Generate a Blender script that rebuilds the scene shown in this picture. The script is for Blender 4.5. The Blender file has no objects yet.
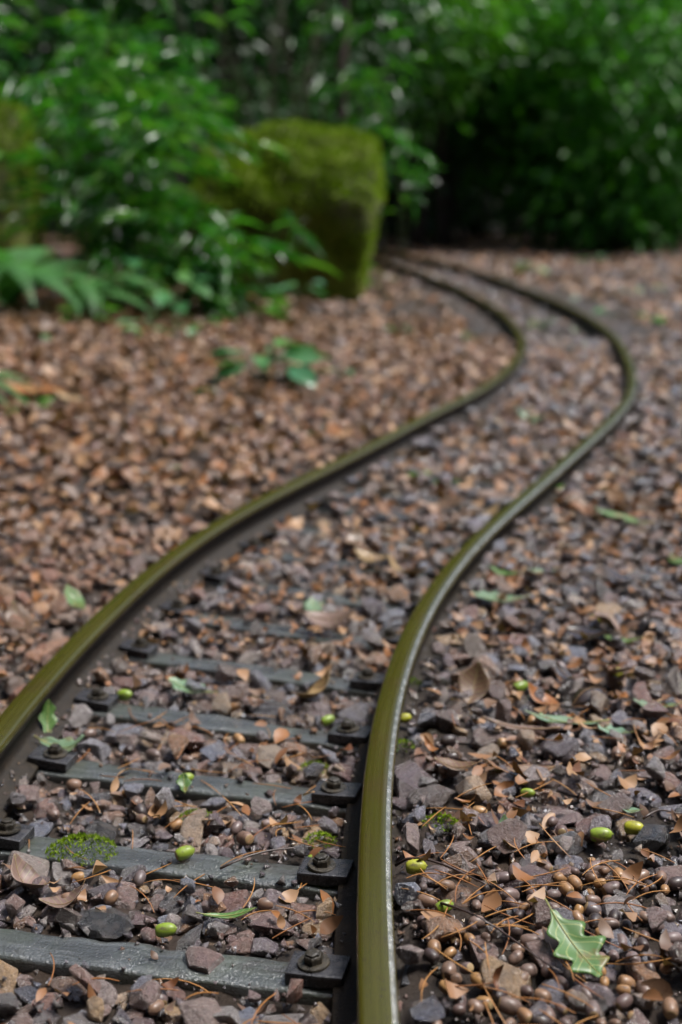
import bpy, bmesh, math, random
import numpy as np
from mathutils import Vector, Matrix, noise

random.seed(7)
rng = np.random.default_rng(7)
R = math.radians
scene = bpy.context.scene
col = scene.collection

# ------------------------------------------------------------------ camera
CAM_H, FPX, PITCH = 0.685, 1250.0, R(14.14)
cam_d = bpy.data.cameras.new('camera')
cam = bpy.data.objects.new('camera', cam_d)
col.objects.link(cam)
cam.location = (0, 0, CAM_H)
cam.rotation_euler = (math.pi / 2 - PITCH, 0, 0)
cam_d.sensor_fit = 'HORIZONTAL'
cam_d.sensor_width = 24.0
cam_d.lens = 24.0 * FPX / 682.0
cam_d.clip_start, cam_d.clip_end = 0.05, 2000
cam_d.dof.use_dof = True
cam_d.dof.focus_distance = 1.24
cam_d.dof.aperture_fstop = 3.2
scene.camera = cam

# ------------------------------------------------------------------ sky, sun, exposure
SUN_EL, SUN_AZ = R(66), R(80)
world = bpy.data.worlds.new('World')
scene.world = world
world.use_nodes = True
wn = world.node_tree
sky = wn.nodes.new('ShaderNodeTexSky')
sky.sky_type = 'NISHITA'
sky.sun_disc = False
sky.sun_elevation = SUN_EL
sky.sun_rotation = SUN_AZ
sky.air_density = 1.0
sky.dust_density = 3.0
sky.ozone_density = 1.0
bg = wn.nodes['Background']
bg.inputs['Strength'].default_value = 0.055
wn.links.new(sky.outputs[0], bg.inputs['Color'])
sun_d = bpy.data.lights.new('sun', 'SUN')
sun_d.energy = 1.5
sun_d.angle = R(18)
sun_d.color = (1.0, 0.98, 0.95)
sun = bpy.data.objects.new('sun', sun_d)
col.objects.link(sun)
sun.rotation_euler = (math.pi / 2 - SUN_EL, 0, math.pi - SUN_AZ)
sun.location = (3, 6, 12)
vs = scene.view_settings
vs.view_transform = 'Standard'
vs.look = 'None'
vs.gamma = 1.0
vs.use_curve_mapping = False
vs.exposure = 1.8
scene.cycles.use_denoising = True
scene.cycles.max_bounces = 6
scene.cycles.transparent_max_bounces = 4

# ------------------------------------------------------------------ helpers
def spot(px, py, z=0.0):
    """ground point that lies behind a place in the photograph, at height z"""
    v = (py - 512) / FPX
    u = (px - 341) / FPX
    dn = math.sin(PITCH) + v * math.cos(PITCH)
    fw = math.cos(PITCH) - v * math.sin(PITCH)
    t = (CAM_H - z) / dn
    return Vector((u * t, fw * t, z))

def above(px, py, dist):
    """point at forward distance dist seen at px, py"""
    v = (py - 512) / FPX
    u = (px - 341) / FPX
    dn = math.sin(PITCH) + v * math.cos(PITCH)
    fw = math.cos(PITCH) - v * math.sin(PITCH)
    t = dist / fw
    return Vector((u * t, dist, CAM_H - dn * t))

def link(name, me, mats=None, parent=None, smooth=False):
    o = bpy.data.objects.new(name, me)
    col.objects.link(o)
    if mats is not None and not me.materials:
        for m in (mats if isinstance(mats, (list, tuple)) else [mats]):
            me.materials.append(m)
    if smooth:
        me.polygons.foreach_set('use_smooth', [True] * len(me.polygons))
    if parent:
        o.parent = parent
    return o

def mesh(name, v, f, mats=None, parent=None, smooth=False, uv=None):
    me = bpy.data.meshes.new(name)
    me.from_pydata([tuple(p) for p in v], [], [tuple(q) for q in f])
    if uv is not None:
        l = me.uv_layers.new(name='UVMap')
        idx = np.empty(len(me.loops), int)
        me.loops.foreach_get('vertex_index', idx)
        l.data.foreach_set('uv', np.asarray(uv, float)[idx].ravel())
    me.update()
    return link(name, me, mats, parent, smooth)

def tag(o, label=None, cat=None, group=None, kind=None):
    if label: o['label'] = label
    if cat: o['category'] = cat
    if group: o['group'] = group
    if kind: o['kind'] = kind
    return o

def empty(name, loc=(0, 0, 0), rz=0):
    o = bpy.data.objects.new(name, None)
    o.empty_display_size = 0.05
    col.objects.link(o)
    o.location = loc
    o.rotation_euler = (0, 0, rz)
    return o

def rot(rx, ry, rz):
    cx, sx, cy, sy, cz, sz = math.cos(rx), math.sin(rx), math.cos(ry), math.sin(ry), math.cos(rz), math.sin(rz)
    X = np.array([[1, 0, 0], [0, cx, -sx], [0, sx, cx]])
    Y = np.array([[cy, 0, sy], [0, 1, 0], [-sy, 0, cy]])
    Z = np.array([[cz, -sz, 0], [sz, cz, 0], [0, 0, 1]])
    return Z @ Y @ X

class Pile:
    """many copies of small templates joined into one mesh with a per-piece tint"""
    def __init__(s): s.v, s.l, s.c, s.t, s.uv, s.n = [], [], [], [], [], 0
    def add(s, V, polys, tint, uv=None):
        s.v.append(V)
        li = polys[0] + s.n
        s.l.append(li); s.c.append(polys[1]); s.t.append(np.full(len(polys[1]), tint, np.float32))
        if uv is not None: s.uv.append(uv[polys[0]])
        s.n += len(V)
    def build(s, name, mats, parent=None, smooth=False):
        V = np.vstack(s.v); L = np.concatenate(s.l); C = np.concatenate(s.c); T = np.concatenate(s.t)
        me = bpy.data.meshes.new(name)
        me.vertices.add(len(V)); me.vertices.foreach_set('co', V.astype(np.float32).ravel())
        me.loops.add(len(L)); me.loops.foreach_set('vertex_index', L.astype(np.int32))
        st = np.concatenate([[0], np.cumsum(C)[:-1]]).astype(np.int32)
        me.polygons.add(len(C)); me.polygons.foreach_set('loop_start', st)
        a = me.attributes.new('tint', 'FLOAT', 'FACE'); a.data.foreach_set('value', T)
        if s.uv:
            u = me.uv_layers.new(name='UVMap'); u.data.foreach_set('uv', np.vstack(s.uv).astype(np.float32).ravel())
        me.update(calc_edges=True)
        return link(name, me, mats, parent, smooth)

def polys_of(faces):
    return (np.array([i for f in faces for i in f]), np.array([len(f) for f in faces]))

# ------------------------------------------------------------------ materials
class NT:
    def __init__(s, name):
        s.m = bpy.data.materials.new(name); s.m.use_nodes = True
        s.t = s.m.node_tree; s.b = s.t.nodes['Principled BSDF']
        s.out = s.t.nodes['Material Output']
    def n(s, ty, **k):
        o = s.t.nodes.new(ty)
        for a, b in k.items(): setattr(o, a, b)
        return o
    def l(s, a, b): s.t.links.new(a, b)
    def set(s, **k):
        for a, b in k.items(): s.b.inputs[a.replace('_', ' ')].default_value = b
    def noise(s, scale, detail=4, rough=0.6, coord='Object', mapping=None):
        tc = s.n('ShaderNodeNewGeometry') if coord == 'Position' else s.n('ShaderNodeTexCoord'); no = s.n('ShaderNodeTexNoise')
        no.inputs['Scale'].default_value = scale; no.inputs['Detail'].default_value = detail
        no.inputs['Roughness'].default_value = rough
        if mapping:
            mp = s.n('ShaderNodeMapping'); mp.inputs['Scale'].default_value = mapping
            s.l(tc.outputs[coord], mp.inputs[0]); s.l(mp.outputs[0], no.inputs['Vector'])
        else:
            s.l(tc.outputs[coord], no.inputs['Vector'])
        return no.outputs['Fac']
    def ramp(s, fac, stops, interp='LINEAR'):
        r = s.n('ShaderNodeValToRGB'); r.color_ramp.interpolation = interp
        e = r.color_ramp.elements
        while len(e) < len(stops): e.new(0.5)
        for q, (p, c) in zip(e, stops):
            q.position = p; q.color = (*c, 1) if len(c) == 3 else c
        s.l(fac, r.inputs[0]); return r.outputs[0]
    def mix(s, fac, a, b, mode='MIX'):
        x = s.n('ShaderNodeMix', data_type='RGBA', blend_type=mode)
        for v, i in ((fac, 0), (a, 6), (b, 7)):
            if hasattr(v, 'type') and hasattr(v, 'links'): s.l(v, x.inputs[i])
            else: x.inputs[i].default_value = v if i == 0 else (*v, 1)
        return x.outputs[2]
    def math(s, op, a, b=0.0, clamp=False):
        x = s.n('ShaderNodeMath', operation=op, use_clamp=clamp)
        for v, i in ((a, 0), (b, 1)):
            if hasattr(v, 'links'): s.l(v, x.inputs[i])
            else: x.inputs[i].default_value = v
        return x.outputs[0]
    def maprange(s, v, a, b, c, d):
        x = s.n('ShaderNodeMapRange'); s.l(v, x.inputs[0])
        for i, q in enumerate((a, b, c, d)): x.inputs[i + 1].default_value = q
        return x.outputs[0]
    def bump(s, h, strength, dist, coat=False):
        b = s.n('ShaderNodeBump'); b.inputs['Strength'].default_value = strength
        b.inputs['Distance'].default_value = dist
        s.l(h, b.inputs['Height']); s.l(b.outputs[0], s.b.inputs['Normal'])
        if coat: s.l(b.outputs[0], s.b.inputs['Coat Normal'])
    def tint(s):
        """random number of this piece: its own object number plus the per-piece tint of joined pieces"""
        a = s.n('ShaderNodeAttribute'); a.attribute_name = 'tint'
        oi = s.n('ShaderNodeObjectInfo')
        return s.math('FRACT', s.math('ADD', a.outputs['Fac'], oi.outputs['Random']))

def m_stone(name, stops, rough=(0.10, 0.42), bump=0.9):
    s = NT(name)
    t = s.tint()
    base = s.ramp(t, stops, 'LINEAR')
    n1 = s.noise(230, 5, 0.7, 'Position'); n2 = s.noise(60, 4, 0.6, 'Position')
    c = s.mix(s.maprange(n1, 0.40, 0.75, 0.0, 0.75), base, (0.25, 0.22, 0.20), 'MULTIPLY')
    c = s.mix(s.maprange(n2, 0.52, 0.72, 0.0, 0.55), c, (0.13, 0.10, 0.075))
    s.l(c, s.b.inputs['Base Color'])
    s.l(s.maprange(n2, 0.3, 0.7, rough[0], rough[1]), s.b.inputs['Roughness'])
    s.set(Coat_Weight=1.0, Coat_Roughness=0.08, Coat_IOR=1.72, Specular_IOR_Level=0.5)
    h = s.math('ADD', s.noise(150, 6, 0.75, 'Position'), s.math('MULTIPLY', s.noise(520, 3, 0.6, 'Position'), 0.35))
    s.bump(h, bump, 0.006, True)
    return s.m

STONE = [(0.0, (0.083, 0.062, 0.052)), (0.11, (0.247, 0.159, 0.136)), (0.22, (0.141, 0.157, 0.206)), (0.33, (0.340, 0.178, 0.088)),
         (0.43, (0.039, 0.038, 0.045)), (0.53, (0.299, 0.267, 0.255)), (0.63, (0.221, 0.106, 0.076)), (0.73, (0.079, 0.084, 0.110)), (0.83, (0.424, 0.274, 0.138)), (0.92, (0.218, 0.224, 0.269)), (1.0, (0.114, 0.094, 0.099))]
WARM = [(0.0, (0.147, 0.070, 0.038)), (0.15, (0.392, 0.192, 0.103)), (0.3, (0.194, 0.137, 0.111)), (0.45, (0.492, 0.279, 0.151)),
        (0.58, (0.062, 0.035, 0.025)), (0.7, (0.363, 0.236, 0.168)), (0.82, (0.296, 0.113, 0.059)), (1.0, (0.170, 0.126, 0.105))]
M = {}
M['stone'] = m_stone('wet_stone', STONE)
M['warm_stone'] = m_stone('wet_brown_stone', WARM, (0.22, 0.6))
M['tan_stone'] = m_stone('tan_stone', [(0, (0.30, 0.225, 0.16)), (1, (0.26, 0.2, 0.15))], (0.3, 0.6))
M['pink_stone'] = m_stone('pink_brown_stone', [(0, (0.22, 0.14, 0.125)), (1, (0.19, 0.125, 0.12))], (0.25, 0.5))
M['black_stone'] = m_stone('black_cinder', [(0, (0.014, 0.014, 0.016)), (1, (0.02, 0.02, 0.022))], (0.1, 0.45), 1.0)

def m_soil():
    s = NT('wet_soil')
    n = s.noise(28, 8, 0.7); n2 = s.noise(2.5, 3)
    c = s.ramp(n, [(0.3, (0.010, 0.008, 0.006)), (0.55, (0.028, 0.021, 0.016)), (0.75, (0.065, 0.046, 0.034))])
    c = s.mix(s.maprange(n2, 0.4, 0.65, 0, 0.5), c, (0.09, 0.05, 0.028))
    s.l(c, s.b.inputs['Base Color']); s.set(Roughness=0.5)
    s.bump(s.noise(120, 8, 0.75), 0.8, 0.01)
    return s.m
M['soil'] = m_soil()

def m_leaf(name, stops, rough=0.3, trans=0.25, spec=0.5, veins=0.0, spots=None, coat=0.0, cr=0.1):
    s = NT(name)
    t = s.tint()
    c = s.ramp(t, stops)
    n = s.noise(30, 4)
    c = s.mix(s.maprange(n, 0.35, 0.7, 0.0, 0.4), c, (0.45, 0.45, 0.35), 'MULTIPLY')
    if spots:
        c = s.mix(s.maprange(s.noise(55, 3), 0.56, 0.66, 0, 0.85), c, spots)
    if veins:
        uv = s.n('ShaderNodeUVMap'); sep = s.n('ShaderNodeSeparateXYZ'); s.l(uv.outputs[0], sep.inputs[0])
        ax = s.math('ABSOLUTE', s.math('SUBTRACT', sep.outputs[0], 0.5))
        w = s.math('ABSOLUTE', s.math('SUBTRACT', s.math('FRACT', s.math('MULTIPLY', s.math('SUBTRACT', sep.outputs[1], s.math('MULTIPLY', ax, 0.35)), 8.0)), 0.5))
        v = s.math('MAXIMUM', s.math('LESS_THAN', w, 0.045), s.math('LESS_THAN', ax, 0.018))
        c = s.mix(s.math('MULTIPLY', v, veins), c, (0.32, 0.36, 0.12))
    s.l(c, s.b.inputs['Base Color'])
    s.set(Roughness=rough, Specular_IOR_Level=spec, Coat_Weight=coat, Coat_Roughness=cr)
    if trans:
        tr = s.n('ShaderNodeBsdfTranslucent'); s.l(s.mix(1.0, c, (1.0, 1.25, 0.45), 'MULTIPLY'), tr.inputs[0])
        ms = s.n('ShaderNodeMixShader'); ms.inputs[0].default_value = trans
        s.l(s.b.outputs[0], ms.inputs[1]); s.l(tr.outputs[0], ms.inputs[2]); s.l(ms.outputs[0], s.out.inputs[0])
    return s.m

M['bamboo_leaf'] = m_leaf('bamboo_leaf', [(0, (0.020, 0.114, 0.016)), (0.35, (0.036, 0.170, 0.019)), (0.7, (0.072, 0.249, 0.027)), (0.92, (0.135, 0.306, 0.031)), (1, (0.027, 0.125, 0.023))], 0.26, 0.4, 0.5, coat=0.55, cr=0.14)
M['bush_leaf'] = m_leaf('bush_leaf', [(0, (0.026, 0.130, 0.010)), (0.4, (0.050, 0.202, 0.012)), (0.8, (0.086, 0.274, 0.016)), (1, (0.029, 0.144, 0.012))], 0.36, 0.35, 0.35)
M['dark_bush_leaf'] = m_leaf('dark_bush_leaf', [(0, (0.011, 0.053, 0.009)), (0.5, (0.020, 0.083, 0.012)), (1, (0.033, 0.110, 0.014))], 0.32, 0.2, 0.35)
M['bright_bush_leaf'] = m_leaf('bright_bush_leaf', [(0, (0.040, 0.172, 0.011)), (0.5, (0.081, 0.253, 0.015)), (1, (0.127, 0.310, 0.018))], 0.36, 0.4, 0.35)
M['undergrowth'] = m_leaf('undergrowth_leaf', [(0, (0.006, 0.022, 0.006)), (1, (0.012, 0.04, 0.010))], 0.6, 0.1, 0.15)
M['fern'] = m_leaf('fern_frond', [(0, (0.08, 0.25, 0.07)), (1, (0.13, 0.31, 0.10))], 0.35, 0.35)
M['seedling_leaf'] = m_leaf('seedling_leaf', [(0, (0.05, 0.19, 0.07)), (0.6, (0.08, 0.24, 0.09)), (1, (0.12, 0.27, 0.06))], 0.3, 0.25, coat=0.15)
M['oak_green'] = m_leaf('fallen_green_oak_leaf', [(0, (0.05, 0.13, 0.025)), (0.5, (0.07, 0.17, 0.035)), (1, (0.09, 0.19, 0.05))], 0.42, 0.15, veins=0.8, spots=(0.16, 0.12, 0.03), coat=0.05)
M['oak_pale'] = m_leaf('fallen_pale_sheen_leaf', [(0, (0.13, 0.23, 0.13)), (0.5, (0.17, 0.26, 0.15)), (1, (0.16, 0.27, 0.18))], 0.3, 0.1, veins=0.5, spots=(0.16, 0.15, 0.07), coat=0.5)  # pale greens, partly standing in for the whitish reflection on wet leaves
M['leaf_tan'] = m_leaf('fallen_tan_leaf', [(0, (0.34, 0.22, 0.10)), (1, (0.30, 0.2, 0.10))], 0.45, 0.15, veins=0.35, spots=(0.14, 0.08, 0.04), coat=0.1)
M['leaf_brown'] = m_leaf('fallen_brown_leaf', [(0, (0.10, 0.05, 0.03)), (0.4, (0.17, 0.09, 0.05)), (1, (0.13, 0.075, 0.05))], 0.45, 0.08, veins=0.35, spots=(0.05, 0.03, 0.02), coat=0.1)
M['leaf_orange'] = m_leaf('fallen_orange_leaf', [(0, (0.28, 0.10, 0.025)), (1, (0.33, 0.13, 0.04))], 0.4, 0.1, veins=0.2)
M['leaf_dark'] = m_leaf('fallen_dark_leaf', [(0, (0.03, 0.02, 0.016)), (1, (0.045, 0.028, 0.02))], 0.25, 0.0, coat=0.3)
M['leaf_pink'] = m_leaf('fallen_pinkish_leaf', [(0, (0.22, 0.14, 0.115)), (1, (0.19, 0.125, 0.105))], 0.5, 0.1, veins=0.35, spots=(0.09, 0.055, 0.04))
M['litter'] = m_leaf('leaf_litter', [(0, (0.113, 0.038, 0.012)), (0.2, (0.260, 0.130, 0.060)), (0.38, (0.400, 0.240, 0.130)), (0.55, (0.120, 0.065, 0.040)), (0.7, (0.290, 0.115, 0.030)), (0.85, (0.209, 0.136, 0.098)), (1.0, (0.080, 0.036, 0.019))], 0.5, 0.08, 0.45)

def m_rail_top():
    s = NT('worn_olive_rail_top')
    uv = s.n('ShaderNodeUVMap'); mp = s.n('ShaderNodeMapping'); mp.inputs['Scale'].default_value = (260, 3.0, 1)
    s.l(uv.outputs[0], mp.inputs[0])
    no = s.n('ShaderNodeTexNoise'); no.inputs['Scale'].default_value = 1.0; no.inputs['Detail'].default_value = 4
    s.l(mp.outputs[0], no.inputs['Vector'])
    c = s.ramp(no.outputs['Fac'], [(0.3, (0.060, 0.055, 0.003)), (0.5, (0.066, 0.061, 0.004)), (0.75, (0.080, 0.072, 0.007))])  # olive mixes wet rust with reflected green foliage, put into the colour
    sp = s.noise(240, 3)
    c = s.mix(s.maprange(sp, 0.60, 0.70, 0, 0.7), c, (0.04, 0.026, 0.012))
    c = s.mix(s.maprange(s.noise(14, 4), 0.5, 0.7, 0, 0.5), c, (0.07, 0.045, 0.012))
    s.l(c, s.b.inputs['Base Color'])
    s.set(Metallic=0.35, Coat_Weight=0.15, Coat_Roughness=0.1)
    s.l(s.maprange(no.outputs['Fac'], 0.3, 0.7, 0.18, 0.34), s.b.inputs['Roughness'])
    s.bump(no.outputs['Fac'], 0.05, 0.002)
    return s.m
M['rail_top'] = m_rail_top()

def m_rust(name, a, b, c2, rough, metal=0.15, spec=0.5):
    s = NT(name)
    n = s.noise(90, 6, 0.7); n2 = s.noise(420, 2)
    c = s.ramp(n, [(0.35, a), (0.55, b), (0.72, c2)])
    c = s.mix(s.maprange(n2, 0.66, 0.74, 0, 0.5), c, (0.2, 0.16, 0.11))
    s.l(c, s.b.inputs['Base Color'])
    s.l(s.maprange(n, 0.3, 0.7, rough[0], rough[1]), s.b.inputs['Roughness'])
    s.set(Metallic=metal, Specular_IOR_Level=spec); s.bump(s.noise(260, 5, 0.7), 0.45, 0.003)
    return s.m
M['rail_edge'] = m_rust('steel_highlight_edge', (0.30, 0.29, 0.22), (0.50, 0.49, 0.42), (0.6, 0.6, 0.55), (0.16, 0.30), 0.9)  # painted highlight: pale strip for the sky reflected along the rail corner
M['rail_side'] = m_rust('dark_wet_rust', (0.012, 0.009, 0.006), (0.022, 0.016, 0.010), (0.042, 0.028, 0.016), (0.45, 0.7), 0.0, 0.3)
M['iron'] = m_rust('wet_black_iron', (0.022, 0.022, 0.025), (0.045, 0.045, 0.05), (0.08, 0.072, 0.068), (0.16, 0.42))
M['bolt'] = m_rust('bolt_iron', (0.02, 0.018, 0.014), (0.045, 0.038, 0.028), (0.09, 0.07, 0.04), (0.2, 0.4))

def m_sleeper():
    s = NT('wet_grey_sleeper')
    g = s.noise(60, 5, 0.65, mapping=(0.12, 1.6, 1.0)); n = s.noise(18, 4); p = s.noise(330, 3)
    c = s.ramp(g, [(0.3, (0.036, 0.040, 0.041)), (0.52, (0.076, 0.083, 0.084)), (0.75, (0.13, 0.14, 0.14))])
    c = s.mix(s.maprange(n, 0.45, 0.7, 0, 0.55), c, (0.045, 0.06, 0.028))
    c = s.mix(s.maprange(p, 0.62, 0.72, 0, 0.5), c, (0.02, 0.02, 0.02))
    c = s.mix(s.maprange(s.noise(30, 6, 0.7, mapping=(0.5, 1, 1)), 0.52, 0.68, 0, 0.75), c, (0.03, 0.024, 0.018))
    s.l(c, s.b.inputs['Base Color'])
    s.l(s.maprange(n, 0.3, 0.7, 0.14, 0.45), s.b.inputs['Roughness'])
    s.set(Coat_Weight=1.0, Coat_Roughness=0.12, Coat_IOR=1.65)
    s.bump(s.math('ADD', g, s.math('MULTIPLY', p, 0.5)), 0.6, 0.005, True)
    return s.m
M['sleeper'] = m_sleeper()

def m_acorn(name, stops, scar=False):
    s = NT(name); t = s.tint()
    c = s.ramp(t, stops)
    g = s.noise(130, 3, 0.6, mapping=(0.15, 1, 1))
    c = s.mix(s.maprange(g, 0.4, 0.7, 0, 0.4), c, (0.4, 0.35, 0.3), 'MULTIPLY')
    s.l(c, s.b.inputs['Base Color']); s.l(s.maprange(s.noise(90, 4), 0.35, 0.65, 0.5 if scar else 0.32, 0.7 if scar else 0.65), s.b.inputs['Roughness']); s.set(Coat_Weight=0.0 if scar else 0.12, Coat_Roughness=0.12)
    s.bump(s.noise(260, 3), 0.15, 0.001)
    if not scar:
        d = s.mix(s.maprange(s.noise(170, 5, 0.7), 0.50, 0.66, 0, 0.75), c, (0.075, 0.05, 0.035))
        s.l(d, s.b.inputs['Base Color'])
    return s.m
M['acorn_brown'] = m_acorn('brown_acorn', [(0, (0.10, 0.06, 0.052)), (0.25, (0.17, 0.125, 0.12)), (0.45, (0.21, 0.125, 0.08)), (0.6, (0.11, 0.09, 0.095)), (0.78, (0.28, 0.155, 0.075)), (1, (0.14, 0.095, 0.088))])
M['acorn_tan'] = m_acorn('tan_acorn', [(0, (0.36, 0.20, 0.075)), (1, (0.30, 0.16, 0.07))])
M['acorn_dark'] = m_acorn('dark_acorn', [(0, (0.03, 0.022, 0.022)), (1, (0.055, 0.036, 0.034))])
M['acorn_green'] = m_acorn('green_acorn', [(0, (0.17, 0.27, 0.025)), (0.5, (0.25, 0.33, 0.03)), (1, (0.20, 0.31, 0.03))])
M['acorn_yellow'] = m_acorn('yellow_acorn', [(0, (0.42, 0.42, 0.03)), (1, (0.36, 0.38, 0.035))])
M['acorn_scar'] = m_acorn('acorn_scar', [(0, (0.36, 0.26, 0.13)), (1, (0.30, 0.2, 0.10))], True)
M['acorn_red'] = m_acorn('acorn_reddish_end', [(0, (0.38, 0.13, 0.03)), (1, (0.36, 0.17, 0.04))])

def m_plain(name, a, b, rough, scale=60, bump=0.3, bd=0.003, **k):
    s = NT(name); n = s.noise(scale, 5)
    s.l(s.ramp(n, [(0.35, a), (0.68, b)]), s.b.inputs['Base Color']); s.set(Roughness=rough, **k)
    s.bump(n, bump, bd); return s.m
M['needle'] = m_leaf('pine_needle', [(0, (0.34, 0.13, 0.035)), (0.5, (0.46, 0.23, 0.07)), (1, (0.26, 0.10, 0.035))], 0.35, 0.0)
M['twig'] = m_plain('wet_twig', (0.03, 0.02, 0.018), (0.075, 0.045, 0.035), 0.35, 120)
M['cane_green'] = m_plain('green_cane', (0.03, 0.05, 0.012), (0.07, 0.09, 0.025), 0.4, 30)
M['cane_dry'] = m_plain('dry_brown_cane', (0.03, 0.017, 0.009), (0.08, 0.045, 0.022), 0.7, 30)
M['bark'] = m_plain('brown_bark', (0.022, 0.013, 0.008), (0.065, 0.036, 0.02), 0.8, 22, 0.8, 0.02)
M['moss'] = m_leaf('moss', [(0, (0.14, 0.21, 0.012)), (0.5, (0.22, 0.31, 0.018)), (1, (0.17, 0.27, 0.014))], 0.8, 0.3, spec=0.2)
def m_rock():
    s = NT('mossy_rock')
    n = s.noise(6, 6, 0.65); n2 = s.noise(40, 5); n3 = s.noise(2.2, 4)
    c = s.ramp(n2, [(0.3, (0.035, 0.03, 0.024)), (0.7, (0.12, 0.10, 0.08))])
    mo = s.ramp(n2, [(0.3, (0.07, 0.10, 0.006)), (0.7, (0.17, 0.20, 0.012))])
    c = s.mix(s.maprange(n3, 0.40, 0.56, 0.35, 1.0), c, mo)
    s.l(c, s.b.inputs['Base Color']); s.set(Roughness=0.75, Specular_IOR_Level=0.3)
    s.bump(n, 0.8, 0.06); return s.m
M['rock'] = m_rock()

# ------------------------------------------------------------------ track line (rail top centre lines, plan)
RAIL_H = 0.065
RR = [(0.036, -3.0), (0.034, 0.0), (0.030, 0.6), (0.029, 0.84), (0.027, 0.962), (0.028, 1.116), (0.032, 1.211), (0.038, 1.334), (0.053, 1.482), (0.082, 1.663), (0.132, 1.889), (0.228, 2.212), (0.366, 2.537), (0.524, 2.931), (0.639, 3.208), (0.88, 3.825), (1.0, 4.251), (1.125, 4.869), (1.245, 5.648), (1.313, 6.437), (1.335, 7.405), (1.305, 8.556), (1.21, 10.411), (1.063, 11.965), (0.80, 13.65), (0.35, 15.1), (-0.6, 16.6), (-2.2, 18.0), (-5.0, 19.4)]
LL = [(-0.442, -3.0), (-0.440, 0.0), (-0.434, 0.6), (-0.428, 1.0), (-0.421, 1.25), (-0.415, 1.411), (-0.412, 1.509), (-0.405, 1.601), (-0.392, 1.684), (-0.376, 1.758), (-0.358, 1.856), (-0.343, 1.97), (-0.308, 2.185), (-0.263, 2.349), (-0.205, 2.489), (-0.142, 2.666), (-0.069, 2.83), (-0.002, 2.966), (0.085, 3.2), (0.185, 3.459), (0.304, 3.769), (0.444, 4.079), (0.555, 4.41), (0.665, 4.809), (0.747, 5.196), (0.820, 5.70), (0.884, 6.545), (0.893, 7.405), (0.840, 8.754), (0.735, 10.146), (0.585, 11.7), (0.33, 13.35), (-0.08, 14.7), (-0.95, 16.1), (-2.5, 17.5), (-5.2, 18.9)]
def smooth_line(P, step=0.03, win=9):
    P = np.array(P, float)
    Q = np.vstack([2 * P[0] - P[1], P, 2 * P[-1] - P[-2]]); o = []
    for i in range(1, len(Q) - 2):
        n = max(3, int(np.linalg.norm(Q[i + 1] - Q[i]) / 0.02))
        t = np.linspace(0, 1, n, endpoint=False)[:, None]
        a, b, c, d = Q[i - 1:i + 3]
        o.append(.5 * (2 * b + (c - a) * t + (2 * a - 5 * b + 4 * c - d) * t * t + (3 * b - a - 3 * c + d) * t ** 3))
    o = np.vstack(o + [P[-1:]])
    s = np.r_[0, np.cumsum(np.linalg.norm(np.diff(o, axis=0), axis=1))]
    ss = np.arange(0, s[-1], step)
    o = np.stack([np.interp(ss, s, o[:, k]) for k in (0, 1)], 1)
    for _ in range(2):
        pad = np.vstack([np.repeat(o[:1], win, 0), o, np.repeat(o[-1:], win, 0)])
        k = np.ones(2 * win + 1) / (2 * win + 1)
        o2 = np.stack([np.convolve(pad[:, j], k, 'valid') for j in (0, 1)], 1)
        o2[:2], o2[-2:] = o[:2], o[-2:]
        o = o2
    return o
RP, LP = smooth_line(RR), smooth_line(LL)
RAILPTS = np.vstack([RP, LP])

def rail_dist(P):
    P = np.atleast_2d(P); out = np.empty(len(P))
    for i in range(0, len(P), 2000):
        out[i:i + 2000] = np.sqrt(((P[i:i + 2000, None, :] - RAILPTS[None]) ** 2).sum(2)).min(1)
    return out
def x_at(line, y):
    m = line[:, 1] < 11
    return np.interp(y, line[m, 1], line[m, 0])
def between(P):
    P = np.atleast_2d(P)
    return (P[:, 0] > x_at(LP, P[:, 1])) & (P[:, 0] < x_at(RP, P[:, 1])) & (P[:, 1] < 11)

# ------------------------------------------------------------------ ground
def height(P):
    P = np.atleast_2d(np.asarray(P, float)); x, y = P[:, 0], P[:, 1]
    lx, rx = x_at(LP, y), x_at(RP, y)
    h = np.full(len(P), -0.011)
    dr, dl = x - rx, lx - x
    sm = lambda t: np.clip(t, 0, 1) ** 2 * (3 - 2 * np.clip(t, 0, 1))
    fade = 1 - sm((y - 8.5) / 2.5)
    h += 0.030 * fade * sm((dr + 0.01) / 0.05) * (dr > 0) + 0.026 * fade * sm((dl - 0.02) / 0.10) * (dl > 0)
    h += fade * (0.16 * sm((dl - 0.7) / 2.2) * (dl > 0) + 0.05 * sm((dr - 1.0) / 3.0) * (dr > 0))
    far = sm((np.hypot(x * 0.8, y) - 3) / 6)
    h += far * 0.02 * (np.sin(x * 2.1 + 0.6 * y) * np.cos(y * 1.3 - x)) * np.clip(np.abs(x - (lx + rx) / 2) - 0.5, 0, 1)
    h += 9.0 * sm((np.hypot(x * 0.9, y) - 25) / 22)          # wooded bank added behind the thicket to block the horizon light
    h += far * 1.2 * sm((-x - 4.5) / 5.0)
    return h

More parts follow.
